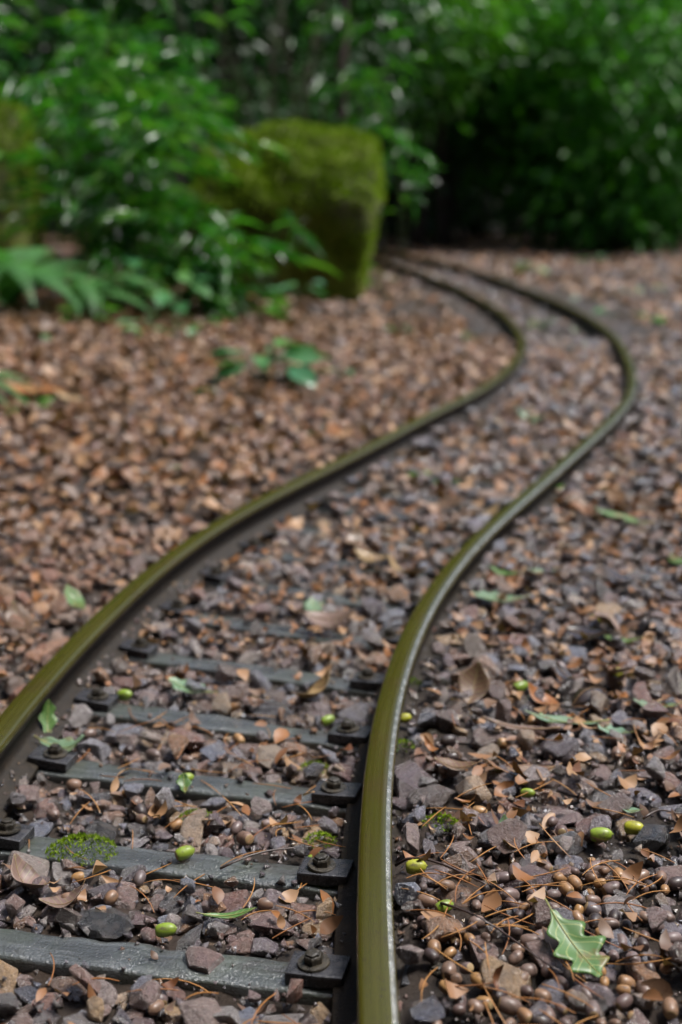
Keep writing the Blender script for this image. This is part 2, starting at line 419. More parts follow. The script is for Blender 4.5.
def axis(parts):
    out = [np.linspace(a, b, n, endpoint=False) for a, b, n in parts] + [[parts[-1][1]]]
    return np.concatenate(out)
gx = axis([(-160, -20, 14), (-20, -4, 16), (-4, -1, 30), (-1, 1.2, 110), (1.2, 4, 28), (4, 20, 16), (20, 160, 14)])
gy = axis([(-60, -2, 12), (-2, 0.5, 20), (0.5, 2.6, 110), (2.6, 8, 60), (8, 30, 44), (30, 60, 15), (60, 260, 12)])
GX, GY = np.meshgrid(gx, gy)
gp = np.stack([GX.ravel(), GY.ravel()], 1)
gz = height(gp) + np.where(np.hypot(gp[:, 0], gp[:, 1]) < 4, rng.normal(0, 0.0022, len(gp)), rng.normal(0, 0.01, len(gp)))
nx = len(gx)
fc = [(j * nx + i, j * nx + i + 1, (j + 1) * nx + i + 1, (j + 1) * nx + i) for j in range(len(gy) - 1) for i in range(nx - 1)]
ground = mesh('ground', np.column_stack([gp, gz]), fc, M['soil'], smooth=True)
tag(ground, 'dark wet soil strewn with ballast stones, acorns and leaves', 'ground', kind='structure')

# ------------------------------------------------------------------ track: rails, sleepers, clips, bolts
track = empty('railway_track', (-0.2, 1.2, 0))
tag(track, 'narrow curving railway track with olive worn rails on grey sleepers', 'railway track')
bpy.context.view_layer.update()
TOFF = Vector((-0.2, 1.2, 0))

def rail(line, n):
    hw, r = 0.0166, 0.0060
    prof = []                                           # half outline from top centre to foot
    prof += [(0, RAIL_H + 0.0), (0.006, RAIL_H - 0.0003), (hw - r, RAIL_H - 0.0012)]
    for a in (25, 50, 75): prof.append((hw - r + r * math.sin(R(a)), RAIL_H - 0.0012 - r + r * math.cos(R(a))))
    prof += [(hw, RAIL_H - 0.010), (hw - 0.0005, RAIL_H - 0.0175), (hw - 0.004, RAIL_H - 0.0205), (0.0062, RAIL_H - 0.0245), (0.005, RAIL_H - 0.031), (0.0055, 0.018), (0.009, 0.0125), (0.036, 0.0068), (0.0375, 0.0055), (0.0375, 0.0006), (0.030, 0.0)]
    full = [(-a, b) for a, b in prof[::-1]] + prof[1:]
    k = len(full)
    T = np.gradient(line, axis=0); T /= np.linalg.norm(T, axis=1)[:, None]
    N = np.stack([T[:, 1], -T[:, 0]], 1)
    s = np.r_[0, np.cumsum(np.linalg.norm(np.diff(line, axis=0), axis=1))]
    v, uv = [], []
    cum = np.r_[0, np.cumsum([math.dist(full[i], full[i + 1]) for i in range(k - 1)])]
    for i in range(len(line)):
        for j, (a, b) in enumerate(full):
            v.append((line[i, 0] + N[i, 0] * a - TOFF.x, line[i, 1] + N[i, 1] * a - TOFF.y, b))
            uv.append((cum[j], s[i]))
    f, mi = [], []
    mid = (k - 1) / 2
    for i in range(len(line) - 1):
        for j in range(k - 1):
            f.append((i * k + j, i * k + j + 1, (i + 1) * k + j + 1, (i + 1) * k + j))
            mi.append(2 if j in (18, 19) and n == 1 else 0 if abs(j + 0.5 - mid) < 5.6 else 1)  # right corner of the nearer rail takes the painted highlight
        f.append((i * k + k - 1, i * k, (i + 1) * k, (i + 1) * k + k - 1)); mi.append(1)
    f.append(tuple(range(k))); mi.append(1)
    f.append(tuple(range((len(line) - 1) * k + k - 1, (len(line) - 1) * k - 1, -1))); mi.append(1)
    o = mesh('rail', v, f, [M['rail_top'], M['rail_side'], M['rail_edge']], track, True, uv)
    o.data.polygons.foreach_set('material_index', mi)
    return o
r1 = rail(RP, 1); r1['label'] = 'nearer rail, running up from the bottom edge'
r2 = rail(LP, 2); r2['label'] = 'further rail, entering at the photo side'

def bevel_box(sx, sy, sz, b, seg=2, jitter=0.0, cuts=0, seed=0):
    bm = bmesh.new(); bmesh.ops.create_cube(bm, size=1)
    for v in bm.verts: v.co = Vector((v.co.x * sx, v.co.y * sy, v.co.z * sz))
    if cuts:
        e = [q for q in bm.edges if abs(q.verts[0].co.x - q.verts[1].co.x) > sx * 0.5]
        bmesh.ops.subdivide_edges(bm, edges=e, cuts=cuts)
    bmesh.ops.bevel(bm, geom=[e for e in bm.edges if e.calc_face_angle(0) > 0.5], offset=b, segments=seg, profile=0.6, affect='EDGES')
    rr = random.Random(seed)
    for v in bm.verts:
        n = noise.noise_vector(Vector((v.co.x * 35 + seed * 7, v.co.y * 60, v.co.z * 60)))
        v.co += n * jitter
    me = bpy.data.meshes.new('part'); bm.to_mesh(me); bm.free()
    return me

def lathe(prof, n, name):
    v, f = [], []
    for a, b in prof:
        for i in range(n):
            t = 2 * math.pi * i / n; v.append((a * math.cos(t), a * math.sin(t), b))
    for j in range(len(prof) - 1):
        for i in range(n):
            f.append((j * n + i, j * n + (i + 1) % n, (j + 1) * n + (i + 1) % n, (j + 1) * n + i))
    f.append(tuple(range(n))[::-1]); f.append(tuple(range((len(prof) - 1) * n, len(prof) * n)))
    me = bpy.data.meshes.new(name); me.from_pydata(v, [], f); me.update(); return me
washer_me = lathe([(0.0145, 0), (0.0150, 0.0008), (0.0145, 0.0022), (0.010, 0.0026)], 22, 'washer'); washer_me.materials.append(M['bolt'])
bolt_me = lathe([(0.0092, 0), (0.0094, 0.006), (0.0084, 0.0076), (0.0068, 0.0078), (0.0066, 0.0098), (0.004, 0.0104)], 6, 'bolt'); bolt_me.materials.append(M['bolt'])
clip_me = bevel_box(0.054, 0.036, 0.0125, 0.0022, 2, 0.0016, 4, 3); clip_me.materials.append(M['iron'])

ys = [0.633, 0.807, 0.983, 1.151, 1.325, 1.489, 1.670] + [1.67 + 0.178 * i for i in range(1, 16)]
SLEEPERS = []
for k, yc in enumerate(ys):
    yl = yc
    xr = float(x_at(RP, yc))
    dydx = (x_at(RP, yc + 0.1) - x_at(RP, yc - 0.1)) / 0.2
    head = math.atan(dydx)                               # heading to the right of straight ahead
    ang = -(head + R(10 if yc < 1.7 else 10 - min(8, (yc - 1.7) * 6)))   # sleeper runs across, left end further
    d = Vector((math.cos(ang), math.sin(ang), 0))
    cpos = Vector((xr, yc, 0)) - d * 0.047
    # far end on the other rail
    t = np.linspace(0.2, 0.9, 300); pts = np.stack([cpos.x - d.x * t, cpos.y - d.y * t], 1)
    i = int(np.argmin(np.abs(pts[:, 0] - x_at(LP, pts[:, 1]))))
    lrail = Vector((pts[i, 0], pts[i, 1], 0)); rrail = cpos + d * 0.047
    a0, a1 = lrail - d * 0.105, rrail + d * 0.105
    c = (a0 + a1) / 2; L = (a1 - a0).length
    SLEEPERS.append((c, d, L, k))
    me = bevel_box(L, 0.045, 0.046, 0.0035, 2, 0.0032, 30, k + 1); me.materials.append(M['sleeper'])
    sl = link('sleeper', me, None, track, True)
    dip = 0.0 if k < 7 else -0.003
    sl.location = c - TOFF + Vector((0, 0, -0.0232 + dip)); sl.rotation_euler = (0, 0, ang)
    if k > 11: continue
    for (p, sg) in ((rrail, -1), (rrail, 1), (lrail, -1), (lrail, 1)):
        u = (p - c).dot(d) + sg * (0.052 if sg < 0 or True else 0.05)
        cl = link('clip', clip_me, None, sl); cl.location = (u, random.uniform(-.002, .002), 0.0232 + 0.0082)
        cl.rotation_euler = (0, R(4) * sg, R(random.uniform(-4, 4)))
        for nm, me2, dz, dx in (('washer', washer_me, 0.0150, -0.002 * sg), ('bolt', bolt_me, 0.0168, -0.002 * sg)):
            b = link(nm, me2, None, sl); b.location = (u - 0.004 * sg * -1, 0, 0.0232 + dz)
            b.rotation_euler = (0, R(4) * sg, random.uniform(0, 3))

def sleeper_hit(P, r):
    """index of the sleeper whose top a piece at P would cover, else -1"""
    hit = np.full(len(P), -1)
    for c, d, L, k in SLEEPERS:
        q = P - np.array([c.x, c.y]); u = q @ np.array([d.x, d.y]); w = q @ np.array([-d.y, d.x])
        hit[(np.abs(u) < L / 2) & (np.abs(w) < 0.026 + r)] = k
    return hit

# ------------------------------------------------------------------ stones
def stone_template(seed, bev):
    rr = random.Random(seed)
    bm = bmesh.new()
    ax = (1, rr.uniform(0.55, 0.95), rr.uniform(0.32, 0.66))
    for i in range(rr.randint(15, 24)):
        z = rr.uniform(-1, 1); a = rr.uniform(0, 2 * math.pi); q = math.sqrt(1 - z * z)
        p = Vector((q * math.cos(a), q * math.sin(a), z))
        m = max(abs(p.x), abs(p.y), abs(p.z)); p = p.lerp(p / m, 0.6) * rr.uniform(0.78, 1.0)
        bm.verts.new((p.x * ax[0] / 2, p.y * ax[1] / 2, p.z * ax[2] / 2))
    bmesh.ops.convex_hull(bm, input=bm.verts[:])
    bmesh.ops.delete(bm, geom=[v for v in bm.verts if not v.link_faces], context='VERTS')
    bmesh.ops.dissolve_limit(bm, angle_limit=R(14), verts=bm.verts, edges=bm.edges)
    if bev:
        bmesh.ops.bevel(bm, geom=bm.edges[:], offset=0.035, segments=2, profile=0.5, affect='EDGES', clamp_overlap=True)
        for v in bm.verts:
            v.co += noise.noise_vector(v.co * 5 + Vector((seed, 0, 0))) * 0.022 + noise.noise_vector(v.co * 14 + Vector((seed, 0, 0))) * 0.010
    bm.verts.ensure_lookup_table(); bm.normal_update()
    V = np.array([v.co[:] for v in bm.verts]); F = [[v.index for v in f.verts] for f in bm.faces]
    me = bpy.data.meshes.new('stone'); bm.to_mesh(me); bm.free()
    return V, polys_of(F), me
NEAR_T = [stone_template(i, True) for i in range(26)]
FAR_T = [stone_template(100 + i, False) for i in range(14)]

def scatter(sampler, n, rfun, grid=None, cell=0.03, gap=0.82):
    """dart throwing: pieces keep clear of each other by their radii"""
    g = {} if grid is None else grid
    out = []
    P = sampler(n); rad = rfun(len(P)); o = np.argsort(-rad); P, rad = P[o], rad[o]
    for (x, y), r in zip(P, rad):
        cx, cy = int(x // cell), int(y // cell); ok = True
        m = int((r + 0.03) // cell) + 1
        for i in range(cx - m, cx + m + 1):
            for j in range(cy - m, cy + m + 1):
                for (a, b, q) in g.get((i, j), ()):
                    if (a - x) ** 2 + (b - y) ** 2 < (gap * (r + q)) ** 2: ok = False; break
                if not ok: break
            if not ok: break
        if ok:
            g.setdefault((cx, cy), []).append((x, y, r)); out.append((x, y, r))
    return np.array(out), g

def wedge(y0, y1, margin, power=1.0):
    def f(n):
        y = y0 + (y1 - y0) * rng.random(int(n)) ** power
        hw = 0.30 * y + margin
        x = (rng.random(len(y)) * 2 - 1) * hw
        keep = rng.random(len(y)) < hw / (0.30 * y1 + margin)
        return np.stack([x, y], 1)[keep]
    return f

LEFT_WARM = lambda P: (x_at(LP, P[:, 1]) - P[:, 0] > 0.02)
singles = []                                             # candidate individual stones: (size on picture, data)
near_pile, warm_pile = Pile(), Pile()
KEEP_OUT = []                                            # (x, y, r) taken by things placed by hand

# named stones and hand-placed things reserve their place first
HAND_STONES = [  # px, py, size, material, label
    (272, 758, 0.052, 'tan_stone', 'tan angular stone standing by the fourth sleeper from the bottom'),
    (487, 775, 0.040, 'tan_stone', 'ochre tan stone among grey stones right of the rail'),
    (105, 922, 0.055, 'black_stone', 'black crumbly cinder between the two nearest sleepers'),
    (650, 866, 0.050, 'black_stone', 'black crumbly cinder at the photo edge above the acorns'),
    (100, 830, 0.062, 'black_stone', 'shiny black stone slab beside the mossy clump'),
    (448, 765, 0.055, 'stone', 'grey flat topped stone just right of the rail'),
    (670, 900, 0.045, 'pink_stone', 'pinkish stone at the photo edge below the black cinder'),
    (560, 833, 0.060, 'pink_stone', 'flat pinkish brown slab beyond the acorn carpet'),
    (520, 905, 0.062, 'stone', 'large flat grey stone lying in the acorn carpet'),
    (40, 820, 0.065, 'stone', 'grey slab of stone by the clip at the photo edge'),
    (215, 752, 0.045, 'stone', 'dark upright stone in front of the fourth sleeper'),
    (255, 832, 0.050, 'pink_stone', 'flat reddish stone between second and third sleepers'),
    (270, 925, 0.060, 'pink_stone', 'flat brown stone beside the clip of the nearest sleeper'),
    (205, 960, 0.048, 'pink_stone', 'pinkish stone lying against the nearest sleeper'),
    (600, 790, 0.045, 'pink_stone', 'rosy stone right of the rail below the long tan leaf'),
]
for px, py, sz, mt, lb in HAND_STONES:
    p = spot(px, py); KEEP_OUT.append((p.x, p.y, sz * 0.42))
g0 = {}
for x, y, r in KEEP_OUT: g0.setdefault((int(x // 0.03), int(y // 0.03)), []).append((x, y, r))

ACORN_ZONE = lambda P: (P[:, 1] < 1.125 - 0.25 * np.clip(0.16 - P[:, 0], 0, 1)) & (P[:, 0] > 0.07)

def lay(P, rads, layer, near, warm_share=0.0):
    """place stones at P; near ones may become objects of their own"""
    if len(P) == 0: return
    z = height(P); rd = rail_dist(P); bt = between(P); toR = np.abs(P[:, 0] - x_at(RP, P[:, 1])) < np.abs(P[:, 0] - x_at(LP, P[:, 1]))
    hit = sleeper_hit(P, 0.0) if near else np.full(len(P), -1)
    hit2 = np.full(len(P), -1)
    close = near or P[:, 1].min() < 2.4
    if close:
        hit = sleeper_hit(P, 0.0)
        hit2 = sleeper_hit(P, np.asarray(rads) * 0.85 - 0.002)
    lw = LEFT_WARM(P); az = ACORN_ZONE(P)
    for i in range(len(P)):
        r = rads[i]; x, y = P[i]
        if rd[i] < (0.030 + r * 0.8 if y < 1.6 and bt[i] and toR[i] else (0.026 + r * 0.8 if y < 2.6 and bt[i] else 0.011 + r * 0.8)): continue
        if hit2[i] >= 0 and bt[i]:
            k = hit2[i]
            if k <= 6: continue
            if k <= 13 and random.random() < 0.95 - 0.10 * (k - 6): continue
        if lw[i] and not near and y > 2.5 and random.random() < 0.4: continue
        if az[i] and near and random.random() < 0.35: continue
        T = NEAR_T if near else FAR_T
        ti = random.randrange(len(T)); V, PO, me = T[ti]
        size = 2.15 * r
        tilt = 0.28 if layer == 0 else 0.5
        rx, ry, rz = random.gauss(0, tilt), random.gauss(0, tilt), random.uniform(0, 6.28)
        W = (V * size) @ rot(rx, ry, rz).T
        lo, hi = W[:, 2].min(), W[:, 2].max()
        zz = z[i] - lo - (hi - lo) * (0.30 if layer == 0 else 0.0) + (0.0 if layer == 0 else random.uniform(0.004, 0.012))
        if hit[i] >= 0 and bt[i]: zz = max(zz, -lo - 0.001 - (0.003 if hit[i] >= 7 else 0))
        zz = min(zz, 0.047 - hi) if rd[i] < 0.09 else zz
        if y > 6 and rd[i] < 0.6: zz = min(zz, 0.018 - hi)
        if rd[i] < 0.036 + r * 0.5 and y < 6: zz = max(zz, 0.006 - lo)
        warm = lw[i] or random.random() < warm_share
        if near:
            dist = math.hypot(x, y)
            vis = abs(x) < 0.285 * y + 0.01 and y > 0.86
            singles.append((size / dist if vis else 0, ti, size, (rx, ry, rz), (x, y, zz), warm))
        else:
            (warm_pile if warm else near_pile).add(W + np.array([x, y, zz]), PO, random.random())

# nearest ground: 0.7 .. 2.5 m
P, g = scatter(wedge(0.66, 2.5, 0.12), 15000, lambda n: np.clip(rng.lognormal(math.log(0.0125), 0.42, n), 0.006, 0.029), dict((k, list(v)) for k, v in g0.items()), gap=0.84)
lay(P[:, :2], P[:, 2], 0, True)
P, g = scatter(wedge(0.66, 2.5, 0.12), 4600, lambda n: np.clip(rng.lognormal(math.log(0.0115), 0.35, n), 0.006, 0.022), dict((k, list(v)) for k, v in g0.items()), gap=1.15)
lay(P[:, :2], P[:, 2], 1, True)
def tween(n):
    P = np.stack([rng.uniform(-0.42, 0.02, n), rng.uniform(0.75, 1.9, n)], 1); return P[between(P)]
P, g = scatter(tween, 5000, lambda n: np.clip(rng.lognormal(math.log(0.010), 0.35, n), 0.005, 0.02), dict((k, list(v)) for k, v in g0.items()), gap=0.72)
lay(P[:, :2], P[:, 2], 0, True)
def strip(n):                                           # the same ground a little further out to both sides
    y = rng.uniform(0.5, 2.5, n); sd = rng.choice((-1, 1), n)
    return np.stack([sd * (0.30 * y + 0.12 + rng.random(n) * 0.6), y], 1)
P, g = scatter(strip, 7000, lambda n: np.clip(rng.lognormal(math.log(0.014), 0.4, n), 0.008, 0.029), gap=0.84)
lay(P[:, :2], P[:, 2], 0, False)
# middle: 2.5 .. 6 m
P, g = scatter(wedge(2.5, 6.2, 0.75, 0.8), 34000, lambda n: np.clip(rng.lognormal(math.log(0.014), 0.4, n), 0.008, 0.034), gap=0.92)
lay(P[:, :2], P[:, 2], 0, False, 0.15)
P, g = scatter(wedge(2.5, 6.2, 0.75, 0.8), 11000, lambda n: np.clip(rng.lognormal(math.log(0.014), 0.35, n), 0.008, 0.03), gap=1.05)
lay(P[:, :2], P[:, 2], 1, False, 0.15)
# far: 6 .. 18 m
P, g = scatter(wedge(6.2, 20, 1.4, 0.8), 26000, lambda n: np.clip(rng.lognormal(math.log(0.023), 0.35, n), 0.014, 0.05), cell=0.05, gap=0.98)
far_keep = P[:, 0] > -0.33 * P[:, 1] + 0.6
lay(P[far_keep, :2], P[far_keep, 2], 0, False, 0.25)

singles.sort(key=lambda s: -s[0])
for (vis, ti, size, e, loc, warm) in singles[:285]:
    o = bpy.data.objects.new('stone', NEAR_T[ti][2]); col.objects.link(o)
    if not NEAR_T[ti][2].materials: NEAR_T[ti][2].materials.append(M['stone'])
    o.parent = ground; o.location = loc; o.rotation_euler = e; o.scale = (size,) * 3
    if warm:
        o.material_slots[0].link = 'OBJECT'; o.material_slots[0].material = M['warm_stone']
for (vis, ti, size, e, loc, warm) in singles[285:]:
    V, PO, me = NEAR_T[ti]
    (warm_pile if warm else near_pile).add((V * size) @ rot(*e).T + np.array(loc), PO, random.random())
for k, (px, py, sz, mt, lb) in enumerate(HAND_STONES):
    V, PO, me = stone_template(300 + k, True)
    me.materials.append(M[mt])
    p = spot(px, py)
    o = link('stone', me, None, ground)
    flat = 'flat' in lb or 'slab' in lb
    o.scale = (sz * 1.1, sz, sz * (0.62 if flat else 1.0)); o.rotation_euler = (random.uniform(-.15, .15), random.uniform(-.15, .15), random.uniform(0, 6))
    if 'upright' in lb or 'standing' in lb: o.rotation_euler = (0.9, 0.25, 0.8)
    Mx = o.rotation_euler.to_matrix()
    W = [Mx @ Vector((v[0] * o.scale.x, v[1] * o.scale.y, v[2] * o.scale.z)) for v in V]
    o.location = (p.x, p.y, float(height([(p.x, p.y)])[0]) - min(w.z for w in W) - 0.004)
    o['label'] = lb
tag(near_pile.build('ballast_gravel', M['stone'], ground), kind='stuff')
tag(warm_pile.build('brown_gravel', M['warm_stone'], ground), kind='stuff')

# fine grit filling the joints between the near stones
grit = Pile()
n = 24000
P = wedge(0.7, 2.3, 0.1)(n); z = height(P); rd = rail_dist(P); hit = sleeper_hit(P, 0.002)
gv = np.array([(1, 0, -.5), (-.5, .87, -.5), (-.5, -.87, -.5), (0.1, 0.1, .8)]); gf = polys_of([(0, 2, 1), (0, 1, 3), (1, 2, 3), (2, 0, 3)])
for i in range(len(P)):
    if rd[i] < 0.013 or (rd[i] < 0.036 and P[i, 1] < 1.6 and -0.2 < P[i, 0] < x_at(RP, P[i, 1]) and random.random() < 0.93): continue
    if hit[i] >= 0 and random.random() < 0.90: continue
    s = min(0.008, random.lognormvariate(math.log(0.0032), 0.45))
    zz = (0.0 if hit[i] >= 0 else z[i] + random.choice((0, 0, 0.004, 0.009))) + s * 0.4
    if rd[i] < 0.040: zz = max(zz, 0.0125 - 0.0057 * max(0.0, (rd[i] - 0.009) / 0.027) + s * 0.3)
    grit.add((gv * s) @ rot(*rng.uniform(0, 6, 3)).T + np.array([P[i, 0], P[i, 1], zz]), gf, random.random())
tag(grit.build('grit', M['stone'], ground), kind='stuff')

# ------------------------------------------------------------------ fallen leaves
def leaf_grid(L, W, lobes, curl, twist, fold, seed, n=22, depth=0.38, m=4):
    """leaf blade in xy, stalk at the origin, tip towards +y; returns verts, faces, uv"""
    rr = random.Random(seed)
    V, F, U = [], [], []
    ph = rr.uniform(-0.3, 0.3)
    for i in range(n + 1):
        t = i / n
        env = (math.sin(math.pi * min(1, t ** 0.85 * 0.97 + 0.015))) ** 0.75 * (0.62 + 0.5 * t if t < 0.72 else (0.98 - 1.2 * (t - 0.72)))
        for j in range(-m, m + 1):
            sd = 1 if j >= 0 else -1
            lb = 1 - (depth * (0.5 - 0.5 * math.cos(2 * math.pi * (t * lobes + (0.18 if sd > 0 else 0) + ph))) if lobes else 0)
            w = W / 2 * env * lb
            s = j / m
            x = w * s
            y = L * t + (0.10 * L * abs(s) * env if lobes else 0.0)
            z = fold * abs(x) + curl * L * (t - 0.45) ** 2 + twist * x * (t - 0.5) + 0.016 * L * math.sin(9 * t + 3 * s + seed) * abs(s)
            V.append((x, y, z)); U.append((0.5 + 0.5 * s * max(0.15, env), t))
    q = 2 * m + 1
    for i in range(n):
        for j in range(q - 1):
            F.append((i * q + j, i * q + j + 1, (i + 1) * q + j + 1, (i + 1) * q + j))
    return V, F, U

def tube(pts, rads, n=5):
    V, F = [], []
    pts = [Vector(p) for p in pts]
    for i, p in enumerate(pts):
        d = (pts[min(i + 1, len(pts) - 1)] - pts[max(i - 1, 0)]).normalized()
        a = d.orthogonal().normalized(); b = d.cross(a)
        for k in range(n):
            t = 2 * math.pi * k / n; V.append(p + (a * math.cos(t) + b * math.sin(t)) * rads[i])
    for i in range(len(pts) - 1):
        for k in range(n): F.append((i * n + k, i * n + (k + 1) % n, (i + 1) * n + (k + 1) % n, (i + 1) * n + k))
    F.append(tuple(range(n))[::-1]); F.append(tuple(range((len(pts) - 1) * n, len(pts) * n)))
    return V, F

def fallen(name, px, py, L, W, yaw, mat, label, cat='leaf', lobes=0, curl=0.6, twist=0.0, fold=0.25, tilt=(0, 0), lift=0.012, rib=None, group=None, depth=0.38):
    p = spot(px, py, 0.01)
    seed = int(px * 7 + py)
    V, F, U = leaf_grid(L, W, lobes, curl, twist, fold, seed, depth=depth, n=44)
    e = rot(tilt[0], tilt[1], yaw)
    A = np.array(V) - np.array([0, L / 2, 0])
    A = A @ e.T
    A[:, 2] -= A[:, 2].min()
    z = float(height([(p.x, p.y)])[0]) + lift
    o = mesh(name, A, F, M[mat], None, True, U)
    o.location = (p.x, p.y, z)
    md = o.modifiers.new('thick', 'SOLIDIFY'); md.thickness = 0.0006
    mid = [A[i * 9 + 4] + np.array([0, 0, 0.0006]) for i in range(0, 44, 2)]
    st = mid[0] - (mid[1] - mid[0]) / np.linalg.norm(mid[1] - mid[0]) * L * 0.14
    tv, tf = tube([st] + mid, [L * 0.011] * 2 + [L * 0.011 * (1 - i / 22) + 0.0002 for i in range(1, 22)], 4)
    rb = mesh('midrib', tv, tf, M[rib or 'seed_rib'], o, True)
    tag(o, label, cat, group)
    return o
M['seed_rib'] = m_plain('pale_rib', (0.22, 0.24, 0.07), (0.3, 0.3, 0.1), 0.4)
M['brown_rib'] = m_plain('brown_rib', (0.2, 0.12, 0.06), (0.3, 0.19, 0.1), 0.45)

G_, B_ = 'fallen green leaves', 'fallen brown leaves'
fallen('oak_leaf', 572, 985, 0.074, 0.062, R(207), 'oak_green', 'green lobed oak leaf lying on the acorns at the bottom', lobes=3.6, curl=0.3, tilt=(R(-22), R(6)), lift=0.022, depth=0.5)
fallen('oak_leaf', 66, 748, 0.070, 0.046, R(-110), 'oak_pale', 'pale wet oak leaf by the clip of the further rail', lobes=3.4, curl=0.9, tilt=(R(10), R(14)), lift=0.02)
fallen('oak_leaf', 48, 728, 0.050, 0.030, R(20), 'oak_green', 'green leaf standing on edge against the further rail', lobes=2.5, curl=0.5, tilt=(R(50), R(10)), lift=0.016)
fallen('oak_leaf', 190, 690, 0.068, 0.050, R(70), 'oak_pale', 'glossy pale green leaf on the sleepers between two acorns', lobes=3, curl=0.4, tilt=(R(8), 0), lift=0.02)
fallen('narrow_leaf', 230, 913, 0.052, 0.012, R(-80), 'oak_green', 'thin green leaf sliver beside the second nearest sleeper', curl=0.4, lift=0.018)
fallen('oak_leaf', 184, 782, 0.026, 0.022, R(10), 'oak_green', 'small bright green leaf scrap behind the third sleeper', lobes=2, tilt=(R(30), 0), lift=0.014)
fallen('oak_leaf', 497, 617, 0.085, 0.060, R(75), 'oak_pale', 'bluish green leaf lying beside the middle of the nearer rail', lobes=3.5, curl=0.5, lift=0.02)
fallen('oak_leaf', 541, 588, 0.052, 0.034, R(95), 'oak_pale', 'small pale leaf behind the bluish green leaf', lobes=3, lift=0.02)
fallen('bright_leaf', 618, 538, 0.110, 0.062, R(80), 'oak_green', 'bright green leaf far out on the gravel right of the rails', curl=0.4, lift=0.025, tilt=(R(12), 0))
fallen('oak_leaf', 505, 590, 0.060, 0.030, R(60), 'oak_green', 'dull green leaf near the outside of the rail curve', lobes=3, lift=0.02)
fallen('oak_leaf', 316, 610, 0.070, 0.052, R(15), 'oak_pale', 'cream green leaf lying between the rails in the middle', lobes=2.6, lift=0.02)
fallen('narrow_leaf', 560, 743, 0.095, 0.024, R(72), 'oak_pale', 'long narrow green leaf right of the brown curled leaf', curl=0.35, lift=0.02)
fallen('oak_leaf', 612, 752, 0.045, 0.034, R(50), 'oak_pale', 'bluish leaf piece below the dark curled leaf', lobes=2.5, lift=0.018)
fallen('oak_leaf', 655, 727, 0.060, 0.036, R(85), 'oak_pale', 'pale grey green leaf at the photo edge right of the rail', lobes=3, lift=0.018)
fallen('bright_leaf', 75, 617, 0.060, 0.034, R(40), 'oak_green', 'green leaf on the outer side of the further rail', tilt=(R(25), 0), lift=0.02)
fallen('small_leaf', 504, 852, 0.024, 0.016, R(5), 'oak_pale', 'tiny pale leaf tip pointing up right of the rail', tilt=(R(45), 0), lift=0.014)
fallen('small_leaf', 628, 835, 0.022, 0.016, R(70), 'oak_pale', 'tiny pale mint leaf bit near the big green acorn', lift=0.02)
fallen('oak_leaf', 545, 742, 0.03, 0.02, R(20), 'oak_green', 'little green leaf tucked under the orange leaf', lobes=2, lift=0.02)
fallen('bright_leaf', 676, 578, 0.055, 0.032, R(10), 'oak_green', 'green leaf cut off by the right photo edge', lift=0.02)
fallen('oak_leaf', 620, 660, 0.05, 0.03, R(80), 'oak_green', 'dull green leaf between two yellow acorns', lobes=2.5, lift=0.02)
fallen('beech_leaf', 318, 694, 0.066, 0.044, R(-52), 'leaf_tan', 'curled tan leaf beside the fifth sleeper clip', curl=1.2, fold=0.4, tilt=(R(12), R(-22)), lift=0.018, rib='brown_rib')
fallen('beech_leaf', 24, 884, 0.050, 0.040, R(60), 'leaf_pink', 'pinkish brown crumpled leaf at the left photo edge', curl=1.3, fold=0.5, tilt=(R(15), R(20)), lift=0.020, rib='brown_rib')
fallen('beech_leaf', 66, 898, 0.044, 0.036, R(100), 'leaf_pink', 'glossy crumpled brownish leaf hanging by the second sleeper', curl=1.2, fold=0.3, tilt=(R(-20), R(8)), lift=0.014, rib='brown_rib')
fallen('beech_leaf', 473, 710, 0.062, 0.050, R(-15), 'leaf_brown', 'brown leaf leaning upright just outside the nearer rail', curl=0.7, fold=0.35, tilt=(R(42), R(8)), lift=0.012, rib='brown_rib')
fallen('beech_leaf', 540, 721, 0.050, 0.036, R(55), 'leaf_orange', 'rusty orange leaf right of the upright brown leaf', curl=0.9, fold=0.3, tilt=(R(18), 0), lift=0.018, rib='brown_rib')
fallen('beech_leaf', 588, 722, 0.062, 0.046, R(-60), 'leaf_dark', 'dark brown arched leaf beside the rusty orange leaf', curl=-1.0, fold=-0.35, tilt=(R(10), 0), lift=0.02, rib='brown_rib')
fallen('narrow_leaf', 515, 752, 0.088, 0.017, R(70), 'leaf_pink', 'long pinkish tan leaf strip lying across the stones', curl=0.3, fold=0.2, lift=0.024, rib='brown_rib')
fallen('beech_leaf', 38, 414, 0.23, 0.15, R(70), 'leaf_orange', 'big orange leaf at the left photo edge below the ferns', curl=0.5, lift=0.02, rib='brown_rib')
fallen('beech_leaf', 372, 560, 0.075, 0.055, R(60), 'leaf_tan', 'tan leaf between the rails beyond the cream green leaf', curl=0.8, lift=0.02, rib='brown_rib')
fallen('beech_leaf', 20, 640, 0.07, 0.05, R(30), 'leaf_brown', 'brown leaf outside the further rail at the photo edge', curl=0.9, tilt=(R(20), 0), lift=0.02, rib='brown_rib')
fallen('beech_leaf', 455, 790, 0.05, 0.03, R(80), 'leaf_brown', 'brown leaf piece lying near the nearer rail', curl=0.7, lift=0.02, rib='brown_rib')
fallen('beech_leaf', 530, 795, 0.060, 0.03, R(100), 'leaf_brown', 'flat brown leaf above the pinkish slab', curl=0.4, lift=0.02, rib='brown_rib')

